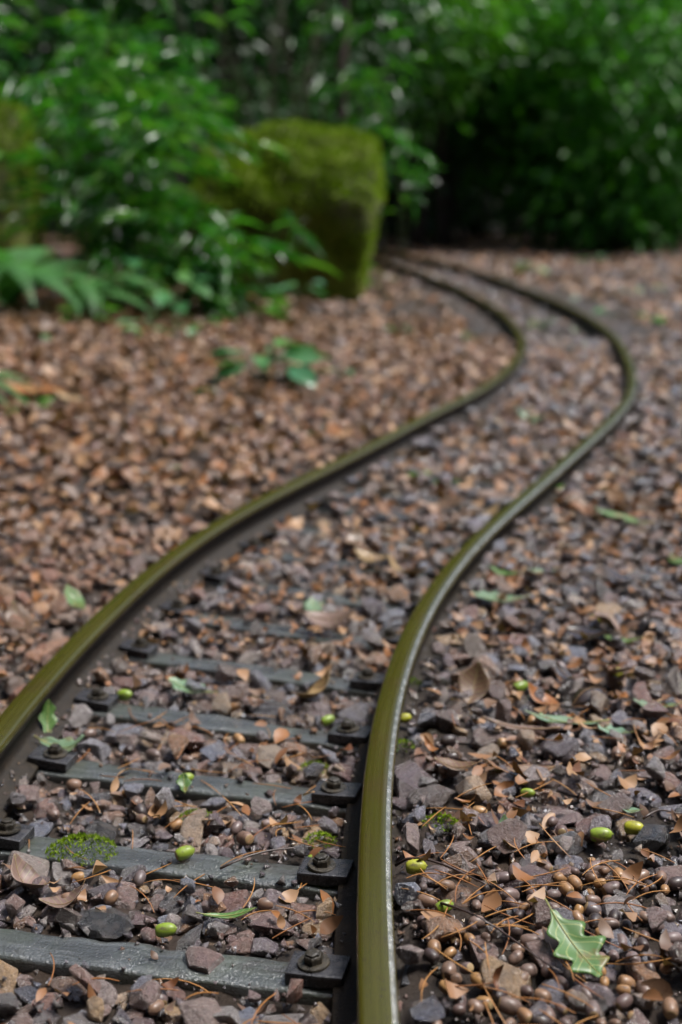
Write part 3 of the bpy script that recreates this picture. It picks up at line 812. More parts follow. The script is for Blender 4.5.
# leaf litter: crumpled scraps nobody could count
lit = Pile()
LT = []
for k in range(10):
    V, F, U = leaf_grid(1.0, random.uniform(0.45, 0.8), random.choice([0, 0, 2.5, 3]), random.uniform(-1.2, 1.6), random.uniform(-1, 1), random.uniform(-.3, .6), 40 + k, n=4, m=1)
    LT.append((np.array(V) - np.array([0, 0.5, 0]), polys_of(F)))
def litter(P, s0, s1):
    z = height(P); rd = rail_dist(P); hit = sleeper_hit(P, 0.02)
    for i in range(len(P)):
        s = random.uniform(s0, s1)
        if rd[i] < 0.03 + s * 0.4 or (P[i, 1] > 6 and rd[i] < 0.22): continue
        if 0 <= hit[i] <= 6 and random.random() < 0.92: continue
        V, PO = random.choice(LT)
        W = (V * s) @ rot(random.gauss(0, .35), random.gauss(0, .35), random.uniform(0, 6.28)).T
        W[:, 2] -= W[:, 2].min()
        lit.add(W + np.array([P[i, 0], P[i, 1], z[i] + random.uniform(0.008, 0.024)]), PO, random.random())
P = wedge(0.8, 2.5, 0.1)(5200); b_ = between(P); az_ = ACORN_ZONE(P)
litter(P[(rng.random(len(P)) < np.where(b_ & (P[:, 1] < 1.7), 0.25, np.where(az_, 0.35, 0.75)))], 0.008, 0.032)
P = wedge(2.5, 7, 0.7)(20000); lw = LEFT_WARM(P); litter(P[lw | (rng.random(len(P)) < 0.5)], 0.022, 0.060)
P = wedge(7, 24, 1.4)(16000); out = ~between(P); litter(P[out | (rng.random(len(P)) < 0.25)], 0.05, 0.11)
P = np.stack([rng.uniform(-3.5, -0.2, 2500), rng.uniform(4, 9, 2500)], 1); litter(P[LEFT_WARM(P)], 0.04, 0.08)
tag(lit.build('leaf_litter', M['litter'], None, True), 'brown leaf litter strewn over the ground beside the track', 'leaf litter', kind='stuff')

# ------------------------------------------------------------------ acorns
def acorn_mesh(name, body, base, L=0.019, D=0.0135, n=12, cap=False):
    prof = [(0.0, -0.5), (0.22, -0.495), (0.33, -0.47), (0.36, -0.455), (0.45, -0.34), (0.50, -0.15), (0.495, 0.05), (0.45, 0.22), (0.35, 0.37), (0.20, 0.46), (0.07, 0.495), (0.05, 0.53), (0.0, 0.54)]
    V, F, mi = [], [], []
    for a, b in prof:
        for i in range(n):
            t = 2 * math.pi * i / n; V.append((b * L, a * D * math.cos(t), a * D * math.sin(t)))
    for j in range(len(prof) - 1):
        for i in range(n):
            F.append((j * n + i, (j + 1) * n + i, (j + 1) * n + (i + 1) % n, j * n + (i + 1) % n)); mi.append(1 if j < 3 else (2 if j == 11 else 0))
    me = bpy.data.meshes.new(name); me.from_pydata(V, [], F); me.update()
    for m in (body, base, M['acorn_dark']): me.materials.append(m)
    me.polygons.foreach_set('material_index', mi); me.polygons.foreach_set('use_smooth', [True] * len(F))
    return me
AB = [acorn_mesh('acorn', M['acorn_brown'], M['acorn_scar']), acorn_mesh('acorn', M['acorn_brown'], M['acorn_brown'], 0.017, 0.0145), acorn_mesh('acorn', M['acorn_dark'], M['acorn_dark'], 0.019, 0.0145), acorn_mesh('acorn', M['acorn_tan'], M['acorn_scar'], 0.018, 0.0135), acorn_mesh('acorn', M['acorn_brown'], M['acorn_scar'], 0.022, 0.0155)]
AN = ['russet pale scarred acorn', 'short round brown acorn', 'blackish purple acorn', 'tan acorn', 'large plump brown acorn']
AG = acorn_mesh('acorn', M['acorn_green'], M['acorn_scar'], 0.0205, 0.0135, 16)
AY = acorn_mesh('acorn', M['acorn_yellow'], M['acorn_green'], 0.019, 0.0135, 16)
AR = acorn_mesh('acorn', M['acorn_green'], M['acorn_red'], 0.020, 0.0145, 16)
def put_acorn(me, x, y, lift, label, group, yaw=None, s=1.0, pitch=None):
    o = bpy.data.objects.new('acorn', me); col.objects.link(o)
    o.location = (x, y, float(height([(x, y)])[0]) + lift)
    o.rotation_euler = (random.uniform(0, 6), random.gauss(0, 0.3) if pitch is None else pitch, random.uniform(0, 6.28) if yaw is None else yaw)
    o.scale = (s, s, s)
    tag(o, label, 'acorn', group); return o
GA = [(125, 693, AR, 'yellow green acorn with reddish end near the further rail', 1.1), (256, 680, AY, 'yellow green acorn behind the fifth sleeper beside the glossy pale leaf', 1.0),
      (328, 718, AG, 'bright green acorn below the curled tan leaf', 1.0), (185, 850, AG, 'bright green acorn between the second and third sleepers', 1.05),
      (186, 776, AG, 'green acorn perched behind the third sleeper on a leaf scrap', 0.95), (166, 927, AG, 'green acorn between the nearest and second nearest sleepers', 1.0),
      (328, 865, AG, 'small green acorn tucked beside the rail foot', 0.7), (315, 856, AR, 'reddish green acorn touching the small green acorn', 0.85),
      (405, 728, AY, 'yellow acorn lying against the outside of the nearer rail', 0.9), (416, 891, AY, 'yellow and green acorn lying beside the rail above the acorn carpet', 1.1),
      (520, 705, AG, 'pale green acorn between brown leaf and orange leaf', 1.15), (615, 691, AY, 'round yellow acorn far right of the rail', 1.1),
      (597, 635, AY, 'yellow acorn blurred beyond the others right of the rail', 1.2), (600, 858, AG, 'plump green acorn right of the rail beside the black cinder', 1.15),
      (633, 851, AY, 'yellow green acorn just behind the plump green one', 1.1), (527, 815, AG, 'small bright green acorn by the pinkish slab', 0.8),
      (444, 932, AG, 'dull green acorn at the edge of the acorn carpet', 0.9)]
GREEN_POS = []
for px, py, me, lb, s in GA:
    p = spot(px, py, 0.012); GREEN_POS.append((p.x, p.y))
    put_acorn(me, p.x, p.y, 0.020, lb, 'fresh green acorns', random.uniform(-0.6, 0.6), s, -0.15)
ga = {}
for x, y in GREEN_POS: ga.setdefault((int(x // 0.03), int(y // 0.03)), []).append((x, y, 0.012))
def carpet(n):
    return np.stack([rng.uniform(0.075, 0.42, n), rng.uniform(0.78, 1.19, n)], 1)
P, ga = scatter(carpet, 2500, lambda n: np.full(n, 0.0072), ga, gap=0.9)
P = P[ACORN_ZONE(P)]
vis = np.abs(P[:, 0]) < 0.285 * P[:, 1] + 0.02
P = P[vis]; P = P[rng.permutation(len(P))][:190]
for x, y, r in P:
    k = random.choices(range(5), (5, 5, 3, 3, 3))[0]
    put_acorn(AB[k], x, y, random.uniform(0.007, 0.015), AN[k] + ' lying in the dense acorn carpet right of the rail', 'acorn carpet, ' + AN[k], s=random.uniform(0.62, 0.98))
LOOSE = [('a', ' lying loose among the ballast between the rails', 'acorns between the rails', lambda: (random.uniform(-0.38, -0.03), random.uniform(0.85, 1.75))),
         ('b', ' lying loose on the stones beyond the acorn carpet', 'acorns on the stones', lambda: (random.uniform(0.09, 0.55), random.uniform(1.1, 1.9)))]
for key, lb, gr, fn in LOOSE:
    cnt = 0
    while cnt < (36 if key == 'a' else 58):
        x, y = fn(); Pq = np.array([[x, y]])
        if rail_dist(Pq)[0] < 0.055 or sleeper_hit(Pq, 0.012)[0] >= 0 or abs(x) > 0.285 * y: continue
        k = random.choices(range(5), (5, 4, 4, 3, 2))[0]
        put_acorn(AB[k], x, y, random.uniform(0.010, 0.017), AN[k] + lb, gr + ', ' + AN[k], s=random.uniform(0.75, 1.05)); cnt += 1

# ------------------------------------------------------------------ pine needles and twigs
def needle_mesh(seed):
    rr = random.Random(seed); L = rr.uniform(0.035, 0.06); b = rr.uniform(-0.25, 0.25)
    pts = [(L * (t - .5), b * L * (t - .5) ** 2 * 2, 0.0018 * math.sin(3 * t)) for t in np.linspace(0, 1, 6)]
    V, F = tube(pts, [0.0004, 0.0006, 0.0006, 0.0006, 0.0005, 0.0002], 4)
    me = bpy.data.meshes.new('pine_needle'); me.from_pydata([tuple(v) for v in V], [], F); me.update(); me.materials.append(M['needle']); return me
NM = [needle_mesh(i) for i in range(12)]
def needles(n, fn, lb, gr):
    c = 0
    while c < n:
        x, y = fn(); Pq = np.array([[x, y]])
        if abs(x) > 0.285 * y or rail_dist(Pq)[0] < 0.04: continue
        h = sleeper_hit(Pq, 0.01)[0]
        o = bpy.data.objects.new('pine_needle', random.choice(NM)); col.objects.link(o)
        z = 0.0014 if h >= 0 and between(Pq)[0] else float(height(Pq)[0]) + random.uniform(0.019, 0.026)
        o.location = (x, y, z); o.rotation_euler = (0, random.gauss(0, 0.03 if h >= 0 else 0.16), random.uniform(0, 6.28))
        tag(o, lb, 'pine needle', gr); c += 1
needles(75, lambda: (random.uniform(-0.36, -0.01), random.uniform(0.86, 1.6)), 'rust orange pine needle lying between the rails', 'needles between the rails')
needles(70, lambda: (random.uniform(0.07, 0.33), random.uniform(0.86, 1.15)), 'rust orange pine needle lying on the acorn carpet', 'needles on the acorn carpet')
needles(35, lambda: (random.uniform(0.09, 0.45), random.uniform(1.15, 1.6)), 'rust orange pine needle on the stones beyond the acorns', 'needles on the stones')
def twig(px, py, px2, py2, r, lb, lift=0.02):
    a, b = spot(px, py, 0.012), spot(px2, py2, 0.012)
    pts = []
    for i in range(9):
        t = i / 8; p = a.lerp(b, t)
        p.z = float(height([(p.x, p.y)])[0]) + lift + 0.003 * math.sin(5 * t)
        p += Vector((0, 1, 0)) * 0.006 * math.sin(4 * t + px); pts.append(p - a)
    V, F = tube(pts, [r * (1 - 0.5 * i / 8) for i in range(9)], 6)
    o = mesh('twig', V, F, M['twig'], None, True); o.location = a
    tag(o, lb, 'twig')
twig(395, 878, 490, 908, 0.0016, 'thin dark twig crossing the stones beside the rail')
twig(640, 848, 682, 843, 0.0014, 'thin reddish twig at the edge near the black cinder', 0.03)
twig(220, 868, 330, 838, 0.0013, 'thin dark twig between the second and third sleepers', 0.022)
twig(440, 935, 560, 1000, 0.0013, 'dark twig lying slantwise over the acorn carpet', 0.026)
twig(560, 510, 682, 505, 0.006, 'dark stick lying on the gravel at the right edge', 0.02)
twig(0, 492, 45, 478, 0.006, 'grey stick at the left edge below the ferns', 0.03)
twig(230, 700, 330, 712, 0.0014, 'thin brown twig in front of the curled tan leaf', 0.024)

# ------------------------------------------------------------------ moss clumps by the track
def moss_clump(px, py, r, lb, n=420, h=0.010):
    p = spot(px, py); mp = Pile()
    for _ in range(n):
        a, q = random.uniform(0, 6.28), math.sqrt(random.random()) * r
        x, y = q * math.cos(a) * 1.3, q * math.sin(a); dome = h * (1 - (q / r) ** 2)
        s = random.uniform(0.0022, 0.005)
        V = np.array([(-s * .3, 0, 0), (s * .3, 0, 0), (0, s * .2, s)]) @ rot(random.gauss(0, .7), random.gauss(0, .7), random.uniform(0, 6)).T
        mp.add(V + np.array([x, y, dome + 0.001]), (np.array([0, 1, 2]), np.array([3])), random.random())
    o = mp.build('moss_clump', M['moss']); o.location = (p.x, p.y, float(height([(p.x, p.y)])[0]) + 0.010)
    tag(o, lb, 'moss')
moss_clump(82, 852, 0.030, 'green moss clump behind the second sleeper at the left', 700, 0.016)
moss_clump(320, 842, 0.014, 'small moss clump between rail clips', 200)
moss_clump(315, 770, 0.016, 'moss clump beside the fourth clip of the rail', 200)
moss_clump(197, 820, 0.018, 'thin moss behind the third sleeper', 200)
moss_clump(408, 690, 0.022, 'moss growing against the outside of the nearer rail', 320)
moss_clump(400, 760, 0.014, 'low moss strip beside the rail near a yellow acorn', 160)
moss_clump(440, 850, 0.018, 'moss patch on the soil right of the rail', 200)

# ------------------------------------------------------------------ boulders
def boulder(name, c, sx, sy, sz, seed, label, taper=0.75, extra=0.0):
    root = empty(name, (c[0], c[1], c[2]))
    bm = bmesh.new(); bmesh.ops.create_cube(bm, size=2)
    bmesh.ops.subdivide_edges(bm, edges=bm.edges[:], cuts=26, use_grid_fill=True)
    for v in bm.verts:
        p = v.co.copy(); e = 7.0
        k = (abs(p.x) ** e + abs(p.y) ** e + abs(p.z) ** e) ** (1 / e)
        p /= k
        t = (p.z + 1) / 2
        w = taper + (1 - taper) * min(1, t * 1.6)
        if p.z > 0.15 and p.y < 0: p.y *= 1 - 0.5 * ((p.z - 0.15) / 0.85) ** 1.3
        q = Vector((p.x * sx * w + (1 - w) * extra, p.y * sy * w, (p.z + 1) * sz))
        n1 = noise.fractal(Vector((q.x * 1.7 + seed, q.y * 1.7, q.z * 1.7)), 1.0, 2.0, 4)
        n2 = noise.fractal(Vector((q.x * 7 + seed, q.y * 7, q.z * 7)), 1.0, 2.0, 4)
        v.co = q + p.normalized() * (n1 * 0.13 * sx + n2 * 0.04)
    bm.normal_update()
    V = [v.co.copy() for v in bm.verts]; N = [v.normal.copy() for v in bm.verts]
    F = [[v.index for v in f.verts] for f in bm.faces]; FC = [(f.calc_center_median(), f.normal.copy(), f.calc_area()) for f in bm.faces]
    bm.free()
    mesh('rock', V, F, M['rock'], root, True)
    mp = Pile()
    for c2, nn, ar in FC:
        pn = noise.fractal(Vector((c2.x * 2.3 + seed, c2.y * 2.3, c2.z * 2.3)), 1, 2, 3)
        cov = min(1.0, max(0.0, (nn.z * 0.9 + 0.35 + pn * 0.9 + (c2.z / (2 * sz) - 0.5) * 0.7)))
        for _ in range(np.random.default_rng(int(abs(c2.x * 9999)) % 99999).poisson(ar * 9000 * cov)):
            s = random.uniform(0.014, 0.04)
            T = np.array([(-s * .3, 0, -.004), (s * .3, 0, -.004), (0, s * .3, s)])
            off = Vector((random.uniform(-.02, .02), random.uniform(-.02, .02), random.uniform(-.02, .02))); off -= nn * off.dot(nn)
            q = nn.to_track_quat('Z', 'Y').to_matrix()
            A = T @ rot(random.gauss(0, .6), random.gauss(0, .6), random.uniform(0, 6)).T @ np.array(q).T
            mp.add(A + np.array(c2 + off), (np.array([0, 1, 2]), np.array([3])), random.random())
    tag(mp.build('moss', M['moss'], root), kind='stuff')
    tag(root, label, 'boulder'); return root
boulder('mossy_boulder', (-0.36, 8.65, -0.05), 0.59, 0.55, 0.575, 3.3, 'large square mossy boulder beside the track before the bend', 0.84, 0.06)
boulder('mossy_boulder', (-2.62, 8.4, 0.0), 0.60, 0.55, 0.64, 9.1, 'mossy boulder half out of view behind the ferns', 0.9)

# ------------------------------------------------------------------ plants
LANCE = np.array([(0, 0, 0), (0.5, 0.22, 0.10), (0, 0.28, 0), (-0.5, 0.22, 0.10), (0.42, 0.58, 0.06), (0, 0.62, -0.03), (-0.42, 0.58, 0.06), (0, 1.0, -0.16)])
LANCE_F = polys_of([(0, 1, 2), (0, 2, 3), (1, 4, 5, 2), (2, 5, 6, 3), (4, 7, 5), (5, 7, 6)])
OVAL = np.array([(0, 0, 0), (0.42, 0.3, 0.08), (0, 0.35, 0), (-0.42, 0.3, 0.08), (0.40, 0.66, 0.05), (-0.40, 0.66, 0.05), (0, 1.0, -0.10)])
OVAL_F = polys_of([(0, 1, 2), (0, 2, 3), (1, 4, 6, 2), (2, 6, 5, 3)])
def frame(d, roll):
    d = d / (np.linalg.norm(d) + 1e-9)
    up = np.array([0, 0, 1.0]) if abs(d[2]) < 0.95 else np.array([1.0, 0, 0])
    x = np.cross(d, up); x /= np.linalg.norm(x); z = np.cross(x, d)
    c, s = math.cos(roll), math.sin(roll)
    x2 = x * c + z * s; z2 = -x * s + z * c
    return np.stack([x2, d, z2], 1)
def leaf_template_mesh(name, V, PO, mat):
    me = bpy.data.meshes.new(name); i = 0; F = []
    for c in PO[1]: F.append(tuple(int(q) for q in PO[0][i:i + c])); i += c
    me.from_pydata([tuple(v) for v in V], [], F); me.update(); me.materials.append(mat); return me
QUAD = np.array([(0, 0, 0), (0.42, 0.45, 0.06), (0, 1.0, -0.1), (-0.42, 0.45, 0.06)]); QUAD_F = polys_of([(0, 1, 2, 3)])
LANCE_ME = leaf_template_mesh('leaf', LANCE, LANCE_F, M['bamboo_leaf'])

def bamboo(base, culms, h, lean, spread, label, leaf=(0.13, 0.23), singles=0, twigs=12, group='bamboo beside the track', mat='bamboo_leaf', droop=0.5):
    root = empty('bamboo_plant', base)
    pile = Pile(); solo = []
    for c in range(culms):
        a = random.uniform(0, 6.28); hh = h * random.uniform(0.65, 1.05)
        bx, by = random.gauss(0, spread * 0.35), random.gauss(0, spread * 0.35)
        le = np.array([lean[0] + random.gauss(0, 0.25), lean[1] + random.gauss(0, 0.25)])
        pts = [Vector((bx + le[0] * t ** 2.0 * hh * 0.6, by + le[1] * t ** 2.0 * hh * 0.6, hh * (t - 0.16 * t ** 3) - 0.03)) for t in np.linspace(0, 1, 9)]
        V, F = tube(pts, [0.007 * (1 - 0.75 * i / 8) for i in range(9)], 5)
        mesh('culm', V, F, M['cane_green'], root, True)
        for k in range(twigs):
            t = random.uniform(0.25, 1.0); i = min(7, int(t * 8)); p = np.array(pts[i].lerp(pts[i + 1], t * 8 - i))
            az = random.uniform(0, 6.28); el = random.uniform(-0.2, 0.7); tl = random.uniform(0.12, 0.42)
            d = np.array([math.cos(az) * math.cos(el), math.sin(az) * math.cos(el), math.sin(el)]) + np.array([le[0], le[1], 0]) * 0.4
            nl = random.randint(4, 8)
            for q in range(nl):
                s = (q + 1) / nl
                pos = p + d * tl * s + np.array([0, 0, -droop * tl * s * s * 0.6])
                ld = d + np.array([random.gauss(0, .45), random.gauss(0, .45), -droop * random.uniform(0.2, 1.6)])
                L = random.uniform(*leaf); W = L * random.uniform(0.11, 0.17)
                Fm = frame(ld, random.gauss(0, 0.5))
                solo.append((L, pos, Fm, W))
    solo.sort(key=lambda s: (base[1] + s[1][1]) / s[0])
    for i, (L, pos, Fm, W) in enumerate(solo):
        if i < singles:
            o = bpy.data.objects.new('leaf', LANCE_ME); col.objects.link(o); o.parent = root
            mx = np.eye(4); mx[:3, :3] = Fm @ np.diag([W, L, L]); mx[:3, 3] = pos
            o.matrix_local = Matrix(mx.tolist())
        else:
            pile.add((LANCE * np.array([W, L, L])) @ Fm.T + pos, LANCE_F, random.random())
    tag(pile.build('foliage', M[mat], root, True), kind='stuff')
    tag(root, label, 'bamboo', group); return root

bamboo((-1.10, 6.9, 0.02), 8, 1.6, (0.25, -0.2), 0.45, 'bamboo plant drooping toward the track in front of the square boulder', singles=70, twigs=12)
bamboo((-1.32, 7.5, 0.05), 9, 2.2, (0.05, -0.15), 0.42, 'tall bamboo plant rising behind the ferns', singles=60, twigs=12)
bamboo((-0.80, 6.7, 0.02), 9, 0.78, (0.45, -0.3), 0.45, 'low bamboo plant whose sprays hang before the dark boulder side', singles=50, twigs=9)
bamboo((-2.2, 9.1, 0.08), 7, 2.6, (0.12, -0.2), 0.6, 'tall bamboo plant at the left edge above the half hidden boulder', singles=40, twigs=12)
bamboo((-1.45, 8.6, 0.05), 6, 2.5, (0.0, -0.1), 0.45, 'bamboo plant standing left of the square boulder', singles=40, twigs=12)
bamboo((0.30, 10.2, 0.0), 5, 2.7, (-0.05, -0.2), 0.4, 'bamboo plant with glossy sprays right behind the square boulder', singles=30, twigs=11)
bamboo((-2.6, 9.9, 0.1), 9, 3.2, (0.1, -0.15), 0.9, 'bamboo clump towering at the top left of the view', singles=0, twigs=15)

def fern(base, n, L, lb, az0, az1):
    base = (base[0], base[1], float(height([base[:2]])[0]))
    root = empty('fern', base)
    for k in range(n):
        az = az0 + (az1 - az0) * (k + 0.5) / n + random.gauss(0, .12); LL2 = L * random.uniform(0.7, 1.1); random_rise = random.uniform(0.8, 1.7)
        V, F, m = [], [], 40
        d = np.array([math.cos(az), math.sin(az), 0]); sd = np.array([-d[1], d[0], 0])
        sp = [d * LL2 * t * (0.55 + 0.45 * t) + np.array([0, 0, LL2 * (1.05 * t - 0.95 * t * t) * random_rise]) for t in np.linspace(0, 1, m + 1)]
        tv, tf = tube([Vector(p) for p in sp], [0.003 * (1 - 0.8 * i / m) for i in range(m + 1)], 4)
        V += [tuple(v) for v in tv]; F += tf
        for i in range(3, m + 1):
            t = i / m; w = LL2 * 0.22 * math.sin(math.pi * min(1, 0.12 + 0.88 * (1 - t))) ** 0.8 * (1.15 - t) * 1.3
            fw = (sp[min(i + 1, m)] - sp[i - 1]); fw /= np.linalg.norm(fw)
            for s in (-1, 1):
                b = len(V); q = LL2 / m * 0.36
                p0 = sp[i]; tip = p0 + sd * s * w + fw * w * 0.35 - np.array([0, 0, 0.15 * w])
                midp = p0 + sd * s * w * 0.5 + fw * w * 0.12
                V += [tuple(p0 - fw * q), tuple(p0 + fw * q), tuple(midp + fw * q * 1.1), tuple(midp - fw * q * 1.1), tuple(tip)]
                F += [(b, b + 1, b + 2, b + 3), (b + 3, b + 2, b + 4)]
        mesh('frond', V, F, M['fern'], root, True)
    tag(root, lb, 'fern', 'ferns by the boulder')
p = spot(8, 345); fern((p.x, p.y, 0.10), 15, 0.66, 'green fern arching out at the left edge below the mossy boulder', R(-100), R(110))
p = spot(82, 345); fern((p.x, p.y, 0.10), 12, 0.48, 'smaller fern spreading beside the broad leaved seedlings', R(-100), R(110))
p = spot(-28, 425); fern((p.x, p.y, 0.03), 5, 0.22, 'low bright fern at the left edge above the orange leaf', R(-50), R(40))

def seedling(px, py, n, L, h, lb, mat='seedling_leaf'):
    p = spot(px, py); root = empty('seedling', (p.x, p.y, float(height([(p.x, p.y)])[0])))
    for k in range(n):
        az = random.uniform(0, 6.28); rr = random.uniform(0.3, 1.0) * L; hh = h * random.uniform(0.4, 1.0)
        pos = np.array([math.cos(az) * rr, math.sin(az) * rr, hh])
        V, F = tube([Vector((0, 0, -0.01)), Vector(pos * np.array([.4, .4, .7])), Vector(pos)], [0.003, 0.002, 0.0015], 4)
        mesh('stem', V, F, M['cane_green'], root, True)
        Fm = frame(np.array([math.cos(az), math.sin(az), random.uniform(-0.5, 0.1)]), random.gauss(0, .3))
        l = L * random.uniform(0.7, 1.1)
        V, F, U = leaf_grid(l, l * 0.62, 0, -0.3, 0, 0.2, k, n=10, m=2)
        A = np.array(V) @ Fm.T + pos
        mesh('leaf', A, F, M[mat], root, True, U)
    tag(root, lb, 'seedling', 'seedlings at the edge of the plants')
seedling(262, 396, 20, 0.15, 0.16, 'glossy broad leaved seedling growing alone on the brown litter')
seedling(215, 408, 5, 0.06, 0.06, 'tiny green seedling left of the lone glossy one')
seedling(175, 338, 16, 0.16, 0.26, 'broad leaved seedling under the bamboo beside the ferns')
seedling(128, 336, 16, 0.16, 0.30, 'broad leaved seedling right of the fern fronds')
seedling(228, 328, 16, 0.16, 0.28, 'broad leaved seedling below the drooping bamboo')
seedling(155, 358, 6, 0.11, 0.10, 'low seedling creeping on the litter before the bamboo')
seedling(380, 300, 7, 0.11, 0.2, 'bright green seedling at the foot of the square boulder', 'bright_bush_leaf')
seedling(340, 385, 5, 0.05, 0.05, 'small green weed left of the far rail bend')
seedling(400, 340, 8, 0.07, 0.05, 'low green weed patch on the brown litter inside the bend')
seedling(470, 345, 6, 0.07, 0.05, 'dark green weed beside the inner rail of the bend')
seedling(545, 330, 6, 0.06, 0.06, 'pale green weed between the rails at the bend', 'bright_bush_leaf')
seedling(530, 275, 6, 0.12, 0.12, 'bright green weed behind the outer rail of the bend', 'bright_bush_leaf')
seedling(657, 332, 5, 0.08, 0.07, 'bright weed at the right edge beyond the bend', 'bright_bush_leaf')
seedling(612, 325, 4, 0.07, 0.08, 'thin green weed outside the rail bend')
seedling(432, 480, 4, 0.04, 0.03, 'tiny green weed between the rails', 'bright_bush_leaf')
seedling(556, 500, 4, 0.035, 0.03, 'tiny green weed just outside the nearer rail', 'bright_bush_leaf')

for px, py, n, L, h, lb in [(40, 372, 6, 0.07, 0.05, 'small weed on the litter below the ferns'), (300, 318, 9, 0.12, 0.18, 'leafy seedling under the hanging bamboo sprays by the boulder foot'),
        (95, 352, 8, 0.10, 0.12, 'pale seedling in front of the smaller fern'), (200, 352, 7, 0.10, 0.12, 'seedling on the litter edge below the low bamboo'), (255, 338, 7, 0.10, 0.14, 'seedling between the low bamboo and the boulder'),
        (25, 428, 8, 0.06, 0.05, 'bright low weed beside the big orange leaf'), (160, 480, 4, 0.035, 0.02, 'tiny weed on the brown gravel left of the rails'), (310, 440, 4, 0.04, 0.03, 'tiny weed left of the further rail'),
        (640, 300, 6, 0.09, 0.08, 'weed on the litter before the thicket at the right'), (590, 262, 6, 0.12, 0.1, 'weed at the thicket edge behind the bend')]:
    seedling(px, py, n, L, h, lb, 'bright_bush_leaf' if px % 2 else 'seedling_leaf')

# more fallen leaves over the middle distance
def strew(n, name, mats, fn, lb, gr, L0, L1, lobes=0):
    c = 0
    while c < n:
        x, y = fn(); Pq = np.array([[x, y]])
        if abs(x) > 0.27 * y or rail_dist(Pq)[0] < 0.07: continue
        v = Vector((x, y, 0.012)); L = random.uniform(L0, L1)
        zc = y * math.cos(PITCH) + (CAM_H - 0.012) * math.sin(PITCH)
        px = 341 + FPX * x / zc; py = 512 - FPX * (y * math.sin(PITCH) - (CAM_H - 0.012) * math.cos(PITCH)) / zc
        fallen(name, px, py, L, L * random.uniform(0.45, 0.75), random.uniform(0, 6.28), random.choice(mats), lb, lobes=lobes, curl=random.uniform(0.2, 1.2), fold=random.uniform(0, .4), tilt=(random.gauss(0, .25), random.gauss(0, .25)), lift=0.024, rib='brown_rib' if mats[0] != 'oak_green' else None, group=gr)
        c += 1
strew(14, 'beech_leaf', ['leaf_tan', 'leaf_pink', 'leaf_brown'], lambda: (lambda y: (random.uniform(float(x_at(LP, y)), float(x_at(RP, y))), y))(random.uniform(1.9, 6.5)), 'dead brownish leaf on the ballast between the rails', 'dead leaves between the rails', 0.05, 0.10)
strew(16, 'beech_leaf', ['leaf_tan', 'leaf_orange', 'leaf_brown'], lambda: (lambda y: (float(x_at(LP, y)) - random.uniform(0.1, 2), y))(random.uniform(2.2, 6.5)), 'dead brownish leaf on the litter left of the rails', 'dead leaves left of the rails', 0.06, 0.11)
strew(16, 'beech_leaf', ['leaf_brown', 'leaf_dark', 'leaf_pink', 'leaf_orange'], lambda: (lambda y: (float(x_at(RP, y)) + random.uniform(0.1, 1.2), y))(random.uniform(1.5, 5)), 'dead brownish leaf on the gravel right of the rails', 'dead leaves right of the rails', 0.04, 0.09)
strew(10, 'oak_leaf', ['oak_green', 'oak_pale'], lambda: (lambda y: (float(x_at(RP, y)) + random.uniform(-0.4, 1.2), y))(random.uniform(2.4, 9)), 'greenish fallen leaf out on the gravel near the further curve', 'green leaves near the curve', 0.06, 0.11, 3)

# ------------------------------------------------------------------ shrubs behind
def shrub(c, r, n, leaf, mat, label, trunk_h=None, group='shrubs behind the bend', tmpl=(OVAL, OVAL_F), aspect=0.42, seed=0, stems=5):
    """c: crown centre; r: radii. Leaves sit in sprays on an uneven crown; stems go down to the ground."""
    zg = float(height([(c[0], c[1])])[0])
    root = empty('shrub', (c[0], c[1], zg)); pile = Pile()
    cz = c[2] - zg
    sprays = n // 9
    for k in range(sprays):
        u = rng.normal(size=3); u /= np.linalg.norm(u)
        lob = 1 + 0.33 * noise.noise(Vector((u[0] * 2.2 + seed, u[1] * 2.2, u[2] * 2.2))) * 1.6 + 0.12 * noise.noise(Vector((u[0] * 6, u[1] * 6 + seed, u[2] * 6)))
        q = lob * (1 - 0.55 * random.random() ** 2.2)
        p = np.array([u[0] * r[0] * q, u[1] * r[1] * q, cz + u[2] * r[2] * q])
        if p[2] < 0.15: continue
        dirn = u * np.array([1, 1, 0.5]) + rng.normal(size=3) * 0.5
        for j in range(9):
            L = random.uniform(*leaf); W = L * aspect * random.uniform(0.8, 1.1) * 1.0
            ld = dirn + rng.normal(size=3) * 0.75 + np.array([0, 0, -0.35])
            pos = p + rng.normal(size=3) * leaf[1] * 0.9
            pile.add((tmpl[0] * np.array([W, L, L])) @ frame(ld, random.gauss(0, .5)).T + pos, tmpl[1], random.random())
    tag(pile.build('crown', M[mat], root), kind='stuff')
    for k in range(stems):
        a = random.uniform(0, 6.28); b = Vector((random.gauss(0, .12) * r[0], random.gauss(0, .12) * r[1], -0.05))
        e = Vector((math.cos(a) * r[0] * 0.45, math.sin(a) * r[1] * 0.45, cz + r[2] * random.uniform(-0.1, 0.5)))
        pts = [b.lerp(e, t) + Vector((0.1 * math.sin(3 * t + k), 0.1 * math.cos(2 * t + k), 0)) * r[0] * 0.3 * t for t in np.linspace(0, 1, 7)]
        V, F = tube(pts, [0.035 * (1 - 0.7 * i / 6) for i in range(7)], 6)
        mesh('trunk', V, F, M['bark'], root, True)
    tag(root, label, 'shrub', group); return root
def crown(px, py, dist, rx, rz, ry=None):
    c = above(px, py, dist); k = dist / FPX
    return (c.x, c.y, c.z), (rx * k, (ry or rx * k), rz * k)
